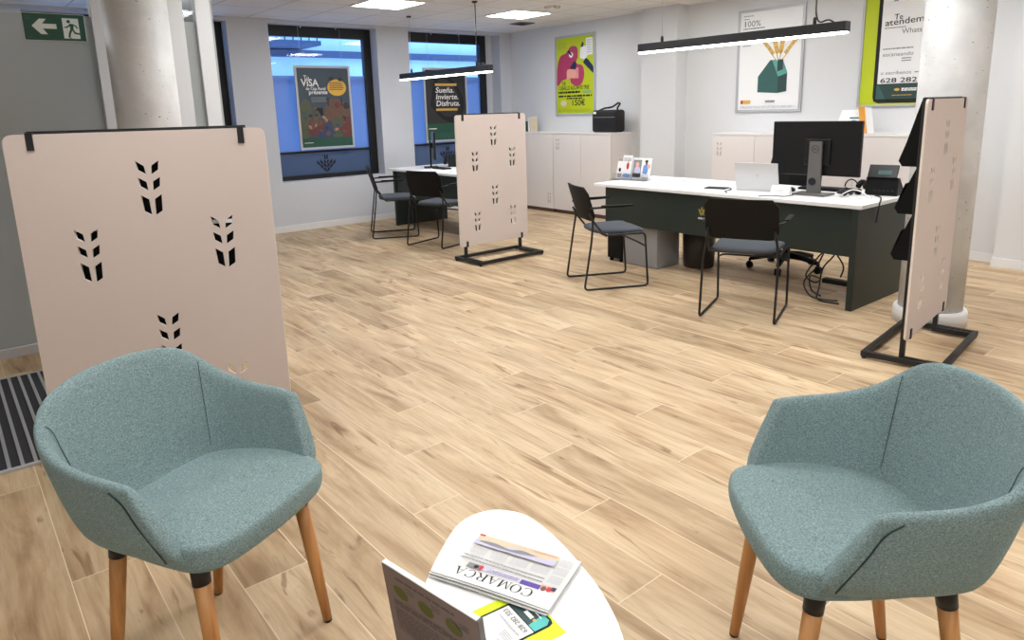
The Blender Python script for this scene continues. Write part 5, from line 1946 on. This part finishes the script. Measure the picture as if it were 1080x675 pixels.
# read upright: z runs up the page, so the page top (masthead) is the edge nearest the viewer
serif(f, 'COMARCA', 0.052, 0.130, 0.0262, 'ink')
f.rect(0.046, 0.110, 0.092, 0.125, 'purple')
f.rect(0.014, 0.106, 0.046, 0.121, 'peach')
f.ell(0.038, 0.118, 0.006, 0.008, 'skin1', n=12)
f.ell(0.026, 0.116, 0.006, 0.008, 'red', n=12)
f.rect(0.012, 0.106, 0.022, 0.118, 'navy')
f.rect(0.094, 0.110, 0.182, 0.124, 'lilac')
f.lines(0.098, 0.178, 0.112, 0.122, 2, 'ink_grey', 5)
f.rect(0.190, 0.110, 0.222, 0.126, 'ink_grey')
f.ell(0.200, 0.118, 0.006, 0.006, 'ink', n=10)
f.rect(0.184, 0.110, 0.192, 0.126, 'red')
f.rect(0.045, 0.1275, 0.225, 0.128, 'ink_grey')
for k_ in range(4):
    f.lines(0.048 + k_ * 0.05, 0.100 + k_ * 0.05, 0.099, 0.106, 1, 'ink_grey', 11 + k_, 0.55)
    f.lines(0.048 + k_ * 0.05, 0.100 + k_ * 0.05, 0.088, 0.095, 1, 'ink_grey', 31 + k_, 0.55)
for k, x in enumerate((0.048, 0.098, 0.150, 0.202)):
    f.lines(x, x + 0.044, 0.055, 0.082, 9, 'ink_light', 20 + k, 0.5)
f.rect(0.045, 0.014, 0.248, 0.050, 'sand')
f.poly([(0.045, 0.030), (0.09, 0.040), (0.14, 0.028), (0.19, 0.040), (0.248, 0.034), (0.248, 0.050), (0.045, 0.050)], 'lilac')
f.blob([(0.09, 0.036), (0.13, 0.030), (0.16, 0.038), (0.20, 0.032), (0.24, 0.038), (0.20, 0.044), (0.14, 0.044)], 'ink_grey')
f.lines(0.05, 0.12, 0.016, 0.024, 2, 'peach', 30)
f.rect(0.234, 0.014, 0.248, 0.020, 'red')
for k, z in enumerate((0.02, 0.05, 0.08)):
    f.lines(0.008, 0.040, z, z + 0.024, 7, 'ink_light', 40 + k, 0.5)
for v_ in f.mb.bm.verts:
    yy = v_.co.z
    v_.co.y -= sheet_z(v_.co.x, yy, 3) + 0.0016
q = f.build('print', NP, (0, 0, 0.0))
q.rotation_euler = (-PI / 2, 0, 0)

# sign holder at the near edge of the table
TL, TR = Vector((-1.039, 0.520, 0.64)), Vector((-0.800, 0.560, 0.64))
BL = Vector((-0.978, 0.553, 0.4525))
u = (TR - TL).normalized()
dv = BL - TL
v = (-dv + u * dv.dot(u))
hgt = v.length
v.normalize()
nn = u.cross(v).normalized()          # points to the side we see
bw_ = (TR - TL).length
SH = tag(empty('sign_holder', (0, 0, 0)), 'leaning taupe sign board with olive leaf prints, nearest us on the table', 'sign')
SH.matrix_world = Matrix((u, -nn, v)).transposed().to_4x4()
o0 = TL - v * hgt
SH.location = o0
MB().bbox((0, 0.0, 0), (bw_, 0.010, hgt), 0.0015).build('board', 'white', SH)
f = Flat.__new__(Flat)
f.w, f.h, f.mb, f.mats, f.layer = bw_, hgt, MB(), [], 1
f.rect(0.001, 0.001, bw_ - 0.001, hgt - 0.001, 'boardbrown')
f.lines(0.035, bw_ - 0.05, hgt - 0.022, hgt - 0.016, 1, 'boardtext', 1, 0.9)
for k, x in enumerate((0.045, 0.112, 0.182)):
    f.ell(x, hgt - 0.048, 0.020, 0.013, 'leaf', rot=-0.25)
    f.lines(x + 0.016, x + 0.040, hgt - 0.040, hgt - 0.026, 2, 'boardtext', 2 + k, 0.4)
f.lines(0.022, bw_ - 0.03, hgt - 0.080, hgt - 0.068, 2, 'boardtext', 6, 0.6)
f.lines(0.022, bw_ - 0.08, hgt - 0.140, hgt - 0.086, 9, 'boardtext', 7, 0.4)
f.build('print', SH, (0, -0.0004, 0))
MB().bbox((bw_ - 0.002, -0.001, 0), (bw_ + 0.003, 0.011, hgt), 0.001).build('side_edge', 'stand', SH)
ft = MB()
ft.box((-0.955, 0.563, 0.4505), (-0.80, 0.66, 0.4535))
o = ft.build('foot_plate', 'acrylic')
o.parent = SH
o.matrix_parent_inverse = (Matrix.Translation(o0) @ Matrix((u, -nn, v)).transposed().to_4x4()).inverted()
